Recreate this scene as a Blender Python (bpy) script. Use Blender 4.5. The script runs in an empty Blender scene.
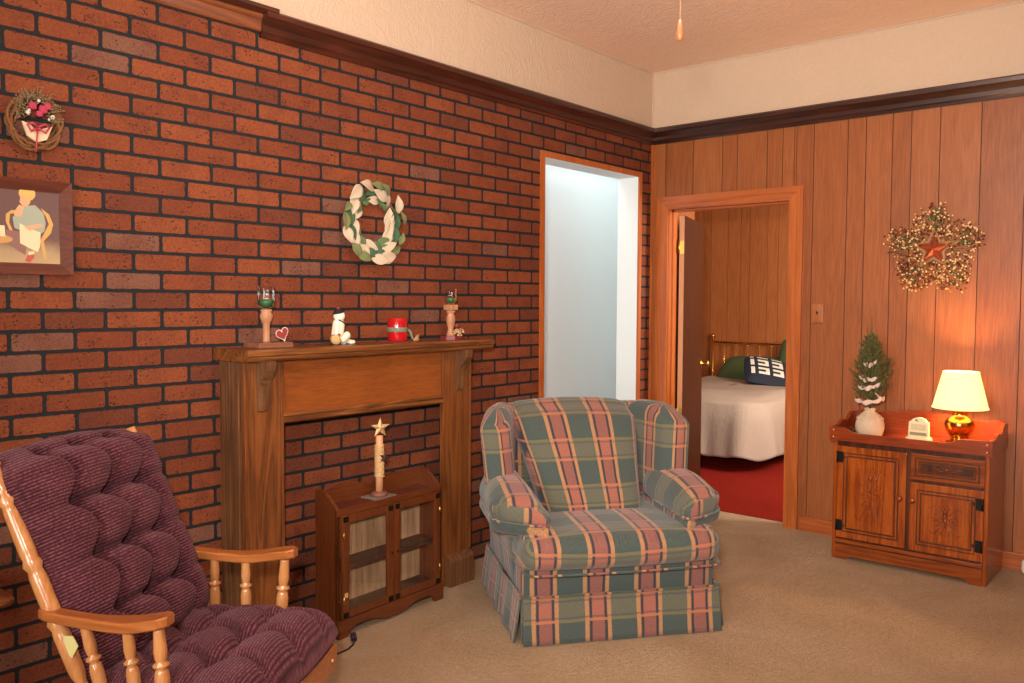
import bpy, bmesh, math, random
from mathutils import Vector, Matrix
random.seed(7)
PI = math.pi
SC = bpy.context.scene
COL = SC.collection

# ------------------------------------------------------------------ helpers
def lin(c):
    c = c / 255.0
    return c / 12.92 if c <= 0.04045 else ((c + 0.055) / 1.055) ** 2.4
def rgb(r, g, b, k=1.0):
    return (min(1, lin(r) * k), min(1, lin(g) * k), min(1, lin(b) * k), 1)

class NT:
    """small expression helper over a node tree"""
    def __init__(s, mat):
        mat.use_nodes = True
        s.t = mat.node_tree
        s.t.nodes.clear()
        s.out = s.n('ShaderNodeOutputMaterial')
        s.b = s.n('ShaderNodeBsdfPrincipled')
        s.l(s.b.outputs[0], s.out.inputs[0])
    def n(s, typ, **kw):
        nd = s.t.nodes.new(typ)
        for k, v in kw.items(): setattr(nd, k, v)
        return nd
    def l(s, a, b): s.t.links.new(a, b)
    def put(s, sock, v):
        if hasattr(v, 'links') or isinstance(v, bpy.types.NodeSocket): s.l(v, sock)
        else: sock.default_value = v
    def m(s, op, a, b=None, c=None, clamp=False):
        nd = s.n('ShaderNodeMath', operation=op); nd.use_clamp = clamp
        s.put(nd.inputs[0], a)
        if b is not None: s.put(nd.inputs[1], b)
        if c is not None: s.put(nd.inputs[2], c)
        return nd.outputs[0]
    def co(s, kind='Object'): return s.n('ShaderNodeTexCoord').outputs[kind]
    def sep(s, v):
        nd = s.n('ShaderNodeSeparateXYZ'); s.l(v, nd.inputs[0]); return nd.outputs
    def comb(s, x=0, y=0, z=0):
        nd = s.n('ShaderNodeCombineXYZ')
        for i, v in enumerate((x, y, z)): s.put(nd.inputs[i], v)
        return nd.outputs[0]
    def mp(s, v, scale=(1, 1, 1), loc=(0, 0, 0), rot=(0, 0, 0)):
        nd = s.n('ShaderNodeMapping'); s.l(v, nd.inputs[0])
        nd.inputs['Scale'].default_value = scale; nd.inputs['Location'].default_value = loc
        nd.inputs['Rotation'].default_value = rot
        return nd.outputs[0]
    def noise(s, v, scale, detail=3, rough=.5, dist=0, color=False):
        nd = s.n('ShaderNodeTexNoise'); s.l(v, nd.inputs['Vector'])
        nd.inputs['Scale'].default_value = scale; nd.inputs['Detail'].default_value = detail
        nd.inputs['Roughness'].default_value = rough; nd.inputs['Distortion'].default_value = dist
        return nd.outputs['Color' if color else 'Fac']
    def ramp(s, f, stops, interp='LINEAR'):
        nd = s.n('ShaderNodeValToRGB'); s.l(f, nd.inputs[0]); cr = nd.color_ramp
        cr.interpolation = interp
        while len(cr.elements) < len(stops): cr.elements.new(.5)
        for e, (p, c) in zip(cr.elements, stops):
            e.position = p; e.color = c if hasattr(c, '__len__') else (c, c, c, 1)
        return nd.outputs[0]
    def mix(s, f, a, b, mode='MIX'):
        nd = s.n('ShaderNodeMix', data_type='RGBA', blend_type=mode)
        s.put(nd.inputs[0], f); s.put(nd.inputs[6], a); s.put(nd.inputs[7], b)
        return nd.outputs[2]
    def ss(s, x, lo, hi):
        nd = s.n('ShaderNodeMapRange', interpolation_type='SMOOTHSTEP')
        s.put(nd.inputs[0], x); nd.inputs[1].default_value = lo; nd.inputs[2].default_value = hi
        return nd.outputs[0]
    def bump(s, h, strength=.5, dist=.01):
        nd = s.n('ShaderNodeBump'); nd.inputs['Strength'].default_value = strength
        nd.inputs['Distance'].default_value = dist; s.l(h, nd.inputs['Height'])
        s.l(nd.outputs[0], s.b.inputs['Normal'])
    def setb(s, color=None, rough=.5, metal=0, spec=.5, coat=0, sheen=0):
        if color is not None: s.put(s.b.inputs['Base Color'], color)
        s.put(s.b.inputs['Roughness'], rough); s.b.inputs['Metallic'].default_value = metal
        s.b.inputs['Specular IOR Level'].default_value = spec
        s.b.inputs['Coat Weight'].default_value = coat
        s.b.inputs['Sheen Weight'].default_value = sheen

MATS = {}
def mat(name):
    m = bpy.data.materials.new(name); MATS[name] = m
    return m, NT(m)
def plain(name, c, rough=.5, metal=0, spec=.5, coat=0, mott=0, bscale=0, bstr=.2):
    m, t = mat(name)
    if mott:
        f = t.noise(t.co(), 40, 3)
        col = t.mix(f, tuple(x * (1 - mott) for x in c[:3]) + (1,), tuple(min(1, x * (1 + mott)) for x in c[:3]) + (1,))
    else: col = c
    t.setb(col, rough, metal, spec, coat)
    if bscale:
        t.bump(t.noise(t.co(), bscale, 4), bstr, .003)
    return m
def wood(name, dark, mid, light, axis='z', rough=.4, coat=0, fine=1.0, cath=.5, spec=.5, blotch=.3):
    m, t = mat(name)
    co = t.co()
    k = {'x': (.06, 1, 1), 'y': (1, .06, 1), 'z': (1, 1, .06)}[axis]
    v = t.mp(co, k)
    warp = t.noise(t.mp(co, tuple(q * 1.0 if q < 1 else q for q in k)), 7 * fine, 2, .5, .6)
    rings = t.m('FRACT', t.m('MULTIPLY', warp, 9))
    rings = t.m('ABSOLUTE', t.m('SUBTRACT', t.m('MULTIPLY', rings, 2), 1))
    fine_n = t.noise(v, 140 * fine, 4, .7)
    f = t.m('ADD', t.m('MULTIPLY', rings, cath), t.m('MULTIPLY', fine_n, 1 - cath))
    bl = t.noise(co, 4, 3)
    f = t.m('ADD', f, t.m('MULTIPLY', t.m('SUBTRACT', bl, .5), blotch))
    c = t.ramp(f, [(.15, dark), (.5, mid), (.85, light)])
    t.setb(c, rough, 0, spec, coat)
    t.b.inputs['Coat Roughness'].default_value = .15
    t.bump(fine_n, .08, .002)
    return m

# -------- mesh builders : every builder returns (verts, faces) added into MB
class MB:
    def __init__(s): s.v = []; s.f = []; s.mi = []; s.sm = []
    def add(s, vs, fs, mi=0, M=None, smooth=False):
        o = len(s.v)
        if M is not None: vs = [tuple(M @ Vector(v)) for v in vs]
        s.v += [tuple(v) for v in vs]
        s.f += [tuple(i + o for i in f) for f in fs]
        s.mi += [mi] * len(fs); s.sm += [smooth] * len(fs)
        return s
    def box(s, x0, x1, y0, y1, z0, z1, mi=0, M=None, bev=0):
        if x0 > x1: x0, x1 = x1, x0
        if y0 > y1: y0, y1 = y1, y0
        if z0 > z1: z0, z1 = z1, z0
        if bev <= 0:
            vs = [(x0, y0, z0), (x1, y0, z0), (x1, y1, z0), (x0, y1, z0), (x0, y0, z1), (x1, y0, z1), (x1, y1, z1), (x0, y1, z1)]
            fs = [(3, 2, 1, 0), (4, 5, 6, 7), (0, 1, 5, 4), (1, 2, 6, 5), (2, 3, 7, 6), (3, 0, 4, 7)]
            return s.add(vs, fs, mi, M)
        bm = bmesh.new(); bmesh.ops.create_cube(bm, size=1)
        for v in bm.verts:
            v.co = ((x0 + x1) / 2 + v.co.x * (x1 - x0), (y0 + y1) / 2 + v.co.y * (y1 - y0), (z0 + z1) / 2 + v.co.z * (z1 - z0))
        b = min(bev, .45 * min(x1 - x0, y1 - y0, z1 - z0))
        bmesh.ops.bevel(bm, geom=bm.edges[:], offset=b, segments=2, profile=.6, affect='EDGES')
        bm.verts.index_update()
        vs = [tuple(v.co) for v in bm.verts]; fs = [tuple(v.index for v in f.verts) for f in bm.faces]
        bm.free()
        return s.add(vs, fs, mi, M)
    def prism(s, poly, a0, a1, axis='y', mi=0, M=None, smooth=False, holes=None):
        """poly: 2D outline; extruded along axis.  y: poly=(x,z)  x: poly=(y,z)  z: poly=(x,y)"""
        def P(p, a):
            return (p[0], a, p[1]) if axis == 'y' else (a, p[0], p[1]) if axis == 'x' else (p[0], p[1], a)
        n = len(poly)
        vs = [P(p, a0) for p in poly] + [P(p, a1) for p in poly]
        o = len(s.v); oi = len(s.f)
        s.add(vs, [(i, (i + 1) % n, (i + 1) % n + n, i + n) for i in range(n)], mi, M, smooth)
        from mathutils.geometry import tessellate_polygon
        tri = tessellate_polygon([[Vector((p[0], p[1], 0)) for p in poly]])
        fs = [tuple(t) for t in tri] + [tuple(i + n for i in reversed(t)) for t in tri]
        s.f += [tuple(i + o for i in f) for f in fs]; s.mi += [mi] * len(fs); s.sm += [False] * len(fs)
        return s
    def lathe(s, prof, seg=24, mi=0, M=None, smooth=True, cap=True):
        """prof: list of (r,z)"""
        vs = []; n = len(prof)
        for r, z in prof:
            for k in range(seg):
                a = 2 * PI * k / seg; vs.append((r * math.cos(a), r * math.sin(a), z))
        fs = []
        for i in range(n - 1):
            for k in range(seg):
                k2 = (k + 1) % seg
                fs.append((i * seg + k, i * seg + k2, (i + 1) * seg + k2, (i + 1) * seg + k))
        if cap:
            if prof[0][0] > 1e-5: fs.append(tuple(reversed(range(seg))))
            if prof[-1][0] > 1e-5: fs.append(tuple((n - 1) * seg + k for k in range(seg)))
        return s.add(vs, fs, mi, M, smooth)
    def tube(s, pts, r, seg=10, mi=0, closed=False, smooth=True):
        pts = [Vector(p) for p in pts]; n = len(pts)
        rs = r if hasattr(r, '__len__') else [r] * n
        vs = []; up = None
        for i, p in enumerate(pts):
            a = pts[(i - 1) % n] if (i > 0 or closed) else p
            b = pts[(i + 1) % n] if (i < n - 1 or closed) else p
            t = (b - a)
            if t.length < 1e-9: t = Vector((0, 0, 1))
            t.normalize()
            if up is None:
                up = Vector((0, 0, 1)) if abs(t.z) < .9 else Vector((1, 0, 0))
            x = t.cross(up)
            if x.length < 1e-6: x = t.orthogonal()
            x.normalize(); y = x.cross(t); up = y
            for k in range(seg):
                an = 2 * PI * k / seg
                vs.append(tuple(p + (x * math.cos(an) + y * math.sin(an)) * rs[i]))
        fs = []
        for i in range(n if closed else n - 1):
            j = (i + 1) % n
            for k in range(seg):
                k2 = (k + 1) % seg
                fs.append((i * seg + k, i * seg + k2, j * seg + k2, j * seg + k))
        if not closed:
            fs.append(tuple(reversed(range(seg)))); fs.append(tuple((n - 1) * seg + k for k in range(seg)))
        return s.add(vs, fs, mi, None, smooth)
    def ball(s, c, r, seg=10, mi=0, M=None, sc=(1, 1, 1)):
        n = max(4, seg // 2)
        prof = [(max(1e-6, r * math.sin(PI * i / n)), -r * math.cos(PI * i / n)) for i in range(n + 1)]
        T = Matrix.Translation(c) @ Matrix.Diagonal((sc[0], sc[1], sc[2], 1))
        if M is not None: T = M @ T
        return s.lathe(prof, seg, mi, T, True, False)
    def soft(s, sx, sy, sz, r, n=10, fn=None, mi=0, M=None, qs=None):
        """rounded box centred at the origin, edge radius r (scalar or per axis), n cells a side, fn deforms"""
        r = r if hasattr(r, '__len__') else (r, r, r)
        h = (sx / 2, sy / 2, sz / 2); idx = {}; vs = []; fs = []
        n = n if hasattr(n, '__len__') else (n, n, n)
        def vert(g):
            if g in idx: return idx[g]
            q = [-1 + 2 * g[i] / n[i] for i in range(3)]
            p = [q[i] * h[i] for i in range(3)]
            c = [max(-(h[i] - r[i]), min(h[i] - r[i], p[i])) for i in range(3)]
            d = [(p[i] - c[i]) / max(1e-9, r[i]) for i in range(3)]
            L = math.sqrt(sum(x * x for x in d)); mx = max(abs(x) for x in d)
            if L > 1e-9:
                k = mx / L
                p = [c[i] + d[i] * k * r[i] for i in range(3)]
            p = tuple(p)
            if fn: p = fn(p, tuple(q))
            if qs is not None: qs.append(tuple(q))
            idx[g] = len(vs); vs.append(p); return idx[g]
        for ax in range(3):
            a, b = [i for i in range(3) if i != ax]
            for side in (0, n[ax]):
                for i in range(n[a]):
                    for j in range(n[b]):
                        q = []
                        for (di, dj) in ((0, 0), (1, 0), (1, 1), (0, 1)):
                            g = [0, 0, 0]; g[ax] = side; g[a] = i + di; g[b] = j + dj; q.append(vert(tuple(g)))
                        fl = (side > 0) ^ (ax == 1)
                        fs.append(tuple(q if fl else reversed(q)))
        return s.add(vs, fs, mi, M, True)
    def grid(s, fn, nu, nv, mi=0, smooth=True, closeu=False):
        vs = [fn(i / nu, j / nv) for i in range(nu + (0 if closeu else 1)) for j in range(nv + 1)]
        fs = []
        for i in range(nu):
            i2 = (i + 1) % nu if closeu else i + 1
            for j in range(nv):
                fs.append((i * (nv + 1) + j, i2 * (nv + 1) + j, i2 * (nv + 1) + j + 1, i * (nv + 1) + j + 1))
        return s.add(vs, fs, mi, None, smooth)
    def build(s, name, mats, parent=None, label=None, cat=None, group=None, kind=None, loc=None, rot=None, boxuv=False, fix=True, uvf=None, qs=None):
        me = bpy.data.meshes.new(name)
        me.from_pydata(s.v, [], s.f)
        mats = mats if isinstance(mats, (list, tuple)) else [mats]
        for m in mats: me.materials.append(m)
        me.polygons.foreach_set('material_index', s.mi)
        me.polygons.foreach_set('use_smooth', s.sm)
        if fix:
            bm = bmesh.new(); bm.from_mesh(me)
            bmesh.ops.recalc_face_normals(bm, faces=bm.faces[:]); bm.to_mesh(me); bm.free()
        if boxuv:
            uv = me.uv_layers.new(name='UVMap')
            for p in me.polygons:
                nx, ny, nz = (abs(q) for q in p.normal)
                for li in p.loop_indices:
                    c = me.vertices[me.loops[li].vertex_index].co
                    if nz > max(nx, ny) * 1.0: u = (c.x, -c.y)
                    elif ny >= nx * .9: u = (c.x, c.z)
                    else: u = (c.y, c.z)
                    uv.data[li].uv = u
        if uvf:
            uv = me.uv_layers.new(name='UVMap')
            for p in me.polygons:
                nn = p.normal.copy()
                ids = list(p.vertices)
                vals = [uvf(me.vertices[i].co, qs[i] if qs else None, nn) for i in ids]
                wrap = max(v[0] for v in vals) - min(v[0] for v in vals)
                for li, v in zip(p.loop_indices, vals): uv.data[li].uv = v
        o = bpy.data.objects.new(name, me); COL.objects.link(o)
        if parent is not None: o.parent = parent
        if loc is not None: o.location = loc
        if rot is not None: o.rotation_euler = rot
        tag(o, label, cat, group, kind)
        return o
def tag(o, label=None, cat=None, group=None, kind=None):
    if label: o['label'] = label
    if cat: o['category'] = cat
    if group: o['group'] = group
    if kind: o['kind'] = kind
def thing(name, label, cat, loc=(0, 0, 0), rz=0, group=None):
    o = bpy.data.objects.new(name, None); COL.objects.link(o)
    o.location = loc; o.rotation_euler = (0, 0, rz); o.empty_display_size = .1
    tag(o, label, cat, group); return o
def struct(mb, name, m, **kw): return mb.build(name, m, kind='structure', **kw)
def T(x, y, z): return Matrix.Translation((x, y, z))
def Rx(a): return Matrix.Rotation(a, 4, 'X')
def Ry(a): return Matrix.Rotation(a, 4, 'Y')
def Rz(a): return Matrix.Rotation(a, 4, 'Z')
def align(p, q):
    """matrix taking +z unit axis onto p->q, origin p"""
    d = (Vector(q) - Vector(p))
    return Matrix.Translation(p) @ d.to_track_quat('Z', 'Y').to_matrix().to_4x4()
def star_poly(r, ri, n=5, a0=PI / 2):
    return [((r if i % 2 == 0 else ri) * math.cos(a0 + i * PI / n), (r if i % 2 == 0 else ri) * math.sin(a0 + i * PI / n)) for i in range(2 * n)]
def star3d(mb, r, ri, d, M, mi=0, back=0):
    """faceted star, ridge height d towards +y side (local -y is the front)"""
    P = star_poly(r, ri); n = len(P)
    vs = [(x, 0, z) for x, z in P] + [(0, -d, 0), (0, back, 0)]
    fs = [(i, (i + 1) % n, n) for i in range(n)] + [((i + 1) % n, i, n + 1) for i in range(n)]
    mb.add(vs, fs, mi, M)

# ------------------------------------------------------------------ frame
CH = 0.071                      # brick course
XR = 3.83                       # plane of the panelled wall
CEIL = 2.967
FR = 2.50                       # bottom of the plaster band
# ------------------------------------------------------------------ materials
def brick_material():
    m, t = mat('red brick')
    co = t.co()
    wob = t.noise(co, 55, 2, .5)
    wob2 = t.noise(t.mp(co, loc=(3.1, 1.7, 9.2)), 55, 2, .5)
    x, y, z = t.sep(co)
    x = t.m('ADD', x, t.m('MULTIPLY', t.m('SUBTRACT', wob, .5), .0045))
    z = t.m('ADD', z, t.m('MULTIPLY', t.m('SUBTRACT', wob2, .5), .0045))
    Lb = 2 * 1.480529 * CH
    zz = t.m('SUBTRACT', t.m('DIVIDE', z, CH), .2)
    row = t.m('FLOOR', zz)
    par = t.m('MODULO', t.m('ADD', row, 1), 2)          # 1 on even rows
    sx = t.m('ADD', t.m('DIVIDE', x, Lb), t.m('MULTIPLY', par, .5))
    cell = t.m('FLOOR', sx)
    fx = t.m('MULTIPLY', t.m('ABSOLUTE', t.m('SUBTRACT', t.m('SUBTRACT', sx, cell), .5)), Lb)
    fz = t.m('MULTIPLY', t.m('ABSOLUTE', t.m('SUBTRACT', t.m('SUBTRACT', zz, row), .5)), CH)
    r = .009
    ax = t.m('MAXIMUM', t.m('SUBTRACT', fx, Lb / 2 - .0064 - r), 0)
    az = t.m('MAXIMUM', t.m('SUBTRACT', fz, CH / 2 - .0062 - r), 0)
    d = t.m('SUBTRACT', t.m('SQRT', t.m('ADD', t.m('MULTIPLY', ax, ax), t.m('MULTIPLY', az, az))), r)
    brick = t.m('SUBTRACT', 1, t.ss(d, -.0012, .0014))
    wn = t.n('ShaderNodeTexWhiteNoise', noise_dimensions='2D')
    t.l(t.comb(cell, row), wn.inputs['Vector'])
    h = wn.outputs['Value']
    base = t.ramp(h, [(0, rgb(126, 63, 36)), (.35, rgb(140, 73, 42)), (.62, rgb(133, 68, 39)), (.8, rgb(112, 58, 38)), (.9, rgb(126, 82, 64)), (1, rgb(134, 90, 72))], 'CONSTANT')
    big = t.noise(co, 9, 4, .6)
    base = t.mix(t.m('MULTIPLY', t.ss(big, .4, .7), .45), base, rgb(96, 46, 34))
    fine = t.noise(co, 110, 4, .75)
    base = t.mix(.6, base, t.ramp(fine, [(.36, .35), (.64, 1.15)]), 'MULTIPLY')
    vo = t.n('ShaderNodeTexVoronoi', feature='F1'); t.l(t.mp(co, (1, 1, 1.5)), vo.inputs['Vector']); vo.inputs['Scale'].default_value = 62
    pn = t.noise(co, 14, 2)
    pit = t.m('MULTIPLY', t.m('SUBTRACT', 1, t.ss(vo.outputs['Distance'], .18, .32)), t.ss(pn, .48, .58))
    base = t.mix(t.m('MULTIPLY', pit, .8), base, rgb(38, 26, 26))
    mort = t.mix(t.noise(co, 90, 3), rgb(20, 22, 25), rgb(40, 42, 44))
    t.setb(t.mix(brick, mort, base), .8, spec=.25)
    hgt = t.m('SUBTRACT', t.m('ADD', brick, t.m('MULTIPLY', fine, .18)), t.m('MULTIPLY', pit, .35))
    t.bump(hgt, .7, .006)
    return m
M_BRICK = brick_material()

def plaster(name, c, s1, s2, strength):
    m, t = mat(name); co = t.co()
    a = t.noise(t.mp(co, s1), 16, 3, .55, 1.4)
    b = t.noise(t.mp(co, s2), 42, 3, .6, .8)
    ridge = t.m('ABSOLUTE', t.m('SUBTRACT', a, .5))
    h = t.m('ADD', t.ss(ridge, 0, .09), t.m('MULTIPLY', b, .6))
    tone = t.mix(t.noise(co, 3, 3), tuple(x * .93 for x in c[:3]) + (1,), c)
    t.setb(tone, .75, spec=.25); t.bump(h, strength, .006)
    return m
M_FRIEZE = plaster('embossed cream wallpaper', rgb(208, 182, 156), (1, 1, .7), (1, 1, .6), .3)
M_CEIL = plaster('embossed pink ceiling paper', rgb(246, 212, 186), (1.3, .6, 1), (1.2, .6, 1), .45)
M_WHITE = plain('white hall paint', rgb(226, 232, 232), .7, spec=.2)
M_SHADEW = plain('white ceiling paint', rgb(225, 226, 224), .8)

def panel_material(name, c1, c2, c3):
    m, t = mat(name); co = t.co()
    at = t.n('ShaderNodeAttribute'); at.attribute_name = 'tone'; tone = at.outputs['Fac']
    x, y, z = t.sep(co)
    v = t.comb(t.m('ADD', x, t.m('MULTIPLY', tone, 9)), t.m('ADD', y, t.m('MULTIPLY', tone, 7)), z)
    g = t.noise(t.mp(v, (1, 1, .035)), 150, 5, .7)
    w = t.noise(t.mp(v, (1, 1, .16)), 6, 2, .5, .7)
    rg = t.m('ABSOLUTE', t.m('SUBTRACT', t.m('FRACT', t.m('MULTIPLY', w, 7)), .5))
    f = t.m('ADD', t.m('MULTIPLY', g, .8), t.m('MULTIPLY', rg, .16)); f = t.m('ADD', f, .06)
    f = t.m('ADD', f, t.m('MULTIPLY', t.m('SUBTRACT', tone, .5), .16))
    t.setb(t.ramp(f, [(.22, c1), (.52, c2), (.82, c3)]), .42, spec=.4)
    t.bump(g, .06, .002)
    return m
M_PANEL = panel_material('cherry wood panelling', rgb(116, 61, 29), rgb(151, 86, 44), rgb(174, 107, 61))
M_GROOVE = plain('dark panel groove', rgb(60, 32, 18), .8)
M_CASING = wood('orange door casing', rgb(150, 72, 26), rgb(176, 92, 38), rgb(192, 110, 52), 'z', .38, .15, cath=.35)
M_CASINGH = wood('orange casing head', rgb(140, 66, 26), rgb(168, 86, 38), rgb(184, 104, 50), 'y', .38, .15, cath=.35)
M_RAIL = wood('dark mahogany rail', rgb(28, 12, 8), rgb(62, 26, 15), rgb(86, 38, 22), 'x', .34, .2, cath=.3)
M_RAILY = wood('dark mahogany rail cross', rgb(24, 12, 9), rgb(52, 24, 15), rgb(76, 36, 22), 'y', .34, .2, cath=.3)
M_RAIL2 = wood('brown picture moulding', rgb(60, 28, 14), rgb(116, 60, 28), rgb(146, 80, 40), 'x', .45, .1, cath=.3)
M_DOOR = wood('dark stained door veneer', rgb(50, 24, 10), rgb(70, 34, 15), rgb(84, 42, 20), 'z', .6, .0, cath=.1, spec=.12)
M_DOORE = wood('pale door edge', rgb(190, 130, 86), rgb(206, 144, 98), rgb(216, 160, 116), 'z', .5, cath=.2)
M_OAK = wood('weathered oak mantel', rgb(60, 31, 12), rgb(116, 64, 26), rgb(140, 82, 36), 'z', .45, .05, 1.5, .34)
M_OAKX = wood('oak panel', rgb(88, 42, 14), rgb(134, 70, 26), rgb(156, 88, 36), 'x', .4, .1, 1.6, .08, blotch=.5)
M_OAKS = wood('oak mantel shelf', rgb(58, 32, 14), rgb(112, 64, 28), rgb(148, 92, 44), 'x', .42, .1, 1.5, .4)
M_OAKD = wood('dark oak corbel', rgb(56, 34, 18), rgb(104, 66, 38), rgb(134, 92, 56), 'z', .5, 0, 1.2, .3)
M_MAPLE = wood('honey maple', rgb(168, 106, 56), rgb(194, 132, 78), rgb(212, 154, 102), 'z', .24, .4, cath=.25, blotch=.15)
M_MAPLED = wood('honey maple arm', rgb(134, 74, 32), rgb(162, 94, 46), rgb(182, 112, 60), 'y', .3, .25, cath=.3, blotch=.2)
M_WALNUT = wood('walnut cabinet', rgb(56, 24, 10), rgb(96, 47, 20), rgb(122, 64, 29), 'z', .32, .2, 1.6, cath=.15)
M_WALNUTX = wood('walnut rails', rgb(56, 24, 10), rgb(96, 47, 20), rgb(122, 64, 29), 'x', .32, .2, 1.6, cath=.15)
M_WALIN = wood('pale cabinet backboard', rgb(132, 94, 62), rgb(190, 148, 108), rgb(214, 176, 136), 'z', .6, cath=.3)
M_SHELFD = wood('dark shelf', rgb(44, 24, 16), rgb(76, 44, 30), rgb(94, 58, 42), 'x', .5, cath=.3)
M_PINE = wood('amber pine', rgb(88, 32, 6), rgb(146, 66, 16), rgb(178, 94, 30), 'z', .25, .4, 1.5, cath=.3)
M_PINEX = wood('amber pine across', rgb(80, 32, 8), rgb(128, 58, 17), rgb(154, 78, 28), 'y', .25, .4, 1.5, cath=.3)
M_PINED = wood('dark routed pine', rgb(42, 18, 7), rgb(72, 32, 12), rgb(98, 48, 20), 'z', .3, .3, cath=.4)
M_TRAY = wood('red brown tray', rgb(84, 28, 9), rgb(132, 52, 16), rgb(158, 70, 24), 'y', .28, .3, 1.6, cath=.2)
M_FRAMEW = wood('reddish picture frame', rgb(60, 26, 16), rgb(92, 44, 28), rgb(110, 56, 36), 'x', .55, 0, 1.5, cath=.2, spec=.25)
M_BLACKM = plain('black iron', rgb(30, 27, 25), .45, .7)
M_BRASS = plain('polished brass', rgb(214, 160, 74), .18, 1)
M_BRASSD = plain('aged brass', rgb(196, 158, 84), .35, 1)
M_GLASSC, t = mat('clear cabinet glass')
def thin_glass(t, tint, gl=.6):
    tr = t.n('ShaderNodeBsdfTransparent'); tr.inputs[0].default_value = tint
    g = t.n('ShaderNodeBsdfGlossy'); g.inputs[1].default_value = .03
    fr = t.n('ShaderNodeFresnel'); fr.inputs[0].default_value = 1.45
    mx = t.n('ShaderNodeMixShader'); t.l(t.m('MULTIPLY', fr.outputs[0], gl), mx.inputs[0]); t.l(tr.outputs[0], mx.inputs[1]); t.l(g.outputs[0], mx.inputs[2])
    t.l(mx.outputs[0], t.out.inputs[0])
thin_glass(t, (1, 1, 1, 1), .15)
M_GLASS, t = mat('clear cup glass')
thin_glass(t, (.95, .96, .95, 1), .8)
M_GREENWAX = plain('green candle wax', rgb(50, 96, 56), .4)
M_TURNED = wood('pale turned wood', rgb(150, 98, 66), rgb(180, 126, 90), rgb(200, 150, 112), 'z', .5, cath=.2)
M_ROUGHW = wood('brown wood base', rgb(96, 56, 36), rgb(132, 82, 56), rgb(150, 98, 70), 'x', .6, cath=.3)
M_REDP = plain('dark red paint', rgb(118, 38, 42), .5)
M_WPAINT = plain('white paint', rgb(232, 226, 210), .5)

def carpet(name, c1, c2, c3):
    m, t = mat(name); co = t.co()
    a = t.noise(co, 190, 4, .85); b = t.noise(co, 2.6, 4, .6, .5); c = t.noise(co, 45, 3, .7)
    f = t.m('ADD', t.m('MULTIPLY', a, .55), t.m('ADD', t.m('MULTIPLY', b, .3), t.m('MULTIPLY', c, .2)))
    t.setb(t.ramp(f, [(.22, c1), (.52, c2), (.82, c3)]), .95, spec=.05, sheen=.0)
    h = t.m('ADD', t.noise(co, 170, 3, .8), t.m('MULTIPLY', c, 1.1))
    t.bump(h, 1.0, .02)
    return m
M_CARPET = carpet('beige pile carpet', rgb(138, 106, 76), rgb(214, 180, 144), rgb(252, 226, 196))
M_CARPETR = carpet('red carpet', rgb(130, 30, 22), rgb(160, 42, 30), rgb(176, 58, 44))

def plaid_material():
    m, t = mat('green and rose plaid')
    uv = t.n('ShaderNodeUVMap').outputs[0]
    ov = t.noise(t.co(), 5, 2, .5, color=True)
    u, v, _ = t.sep(uv)
    cz = t.n('ShaderNodeSeparateColor'); t.l(ov, cz.inputs[0])
    u = t.m('ADD', u, t.m('MULTIPLY', t.m('SUBTRACT', cz.outputs[0], .5), .012))
    v = t.m('ADD', v, t.m('MULTIPLY', t.m('SUBTRACT', cz.outputs[1], .5), .012))
    P, Q = .226, .218
    fu = t.m('MULTIPLY', t.m('FRACT', t.m('ADD', t.m('DIVIDE', u, P), 19.75)), P)
    fv = t.m('MULTIPLY', t.m('FRACT', t.m('ADD', t.m('DIVIDE', v, Q), 20.10)), Q)
    def band(x, a, b, e=.0012):
        return t.m('MULTIPLY', t.ss(x, a - e, a + e), t.m('SUBTRACT', 1, t.ss(x, b - e, b + e)))
    green = rgb(74, 84, 80); olive = rgb(100, 99, 84); rose = rgb(144, 94, 80); tan = rgb(172, 128, 88); navy = rgb(58, 60, 66)
    mid = band(fv, .118, .206)
    ground = t.mix(mid, green, olive)
    rosev = t.mix(mid, rgb(138, 90, 80), rgb(158, 99, 82))
    c = t.mix(band(fu, .0, .114), ground, rosev)
    c = t.mix(band(fu, .0, .017), c, tan); c = t.mix(band(fu, .020, .031), c, navy)
    c = t.mix(band(fu, .085, .096), c, navy); c = t.mix(band(fu, .098, .114), c, tan)
    hz = t.m('MAXIMUM', band(fv, .108, .119), band(fv, .203, .214))
    hn = t.m('MAXIMUM', band(fv, .122, .130), band(fv, .190, .198))
    inr = band(fu, .0, .114)
    c = t.mix(t.m('MULTIPLY', hz, .8), c, t.mix(inr, rgb(118, 112, 74), rgb(184, 116, 80)))
    c = t.mix(t.m('MULTIPLY', hn, .5), c, rgb(70, 72, 84))
    co = uv
    w1 = t.m('SINE', t.m('MULTIPLY', u, 2200)); w2 = t.m('SINE', t.m('MULTIPLY', v, 2200))
    th = t.noise(t.mp(co, (1, .18, 1)), 600, 3, .7); th2 = t.noise(t.mp(co, (.18, 1, 1)), 600, 3, .7)
    tx = t.m('ADD', t.m('MULTIPLY', th, .6), t.m('MULTIPLY', th2, .4))
    c = t.mix(.75, c, t.ramp(tx, [(.36, .5), (.66, 1.4)]), 'MULTIPLY')
    t.setb(c, .9, spec=.15, sheen=.25)
    t.bump(tx, .5, .003)
    return m
M_PLAID = plaid_material()

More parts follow.
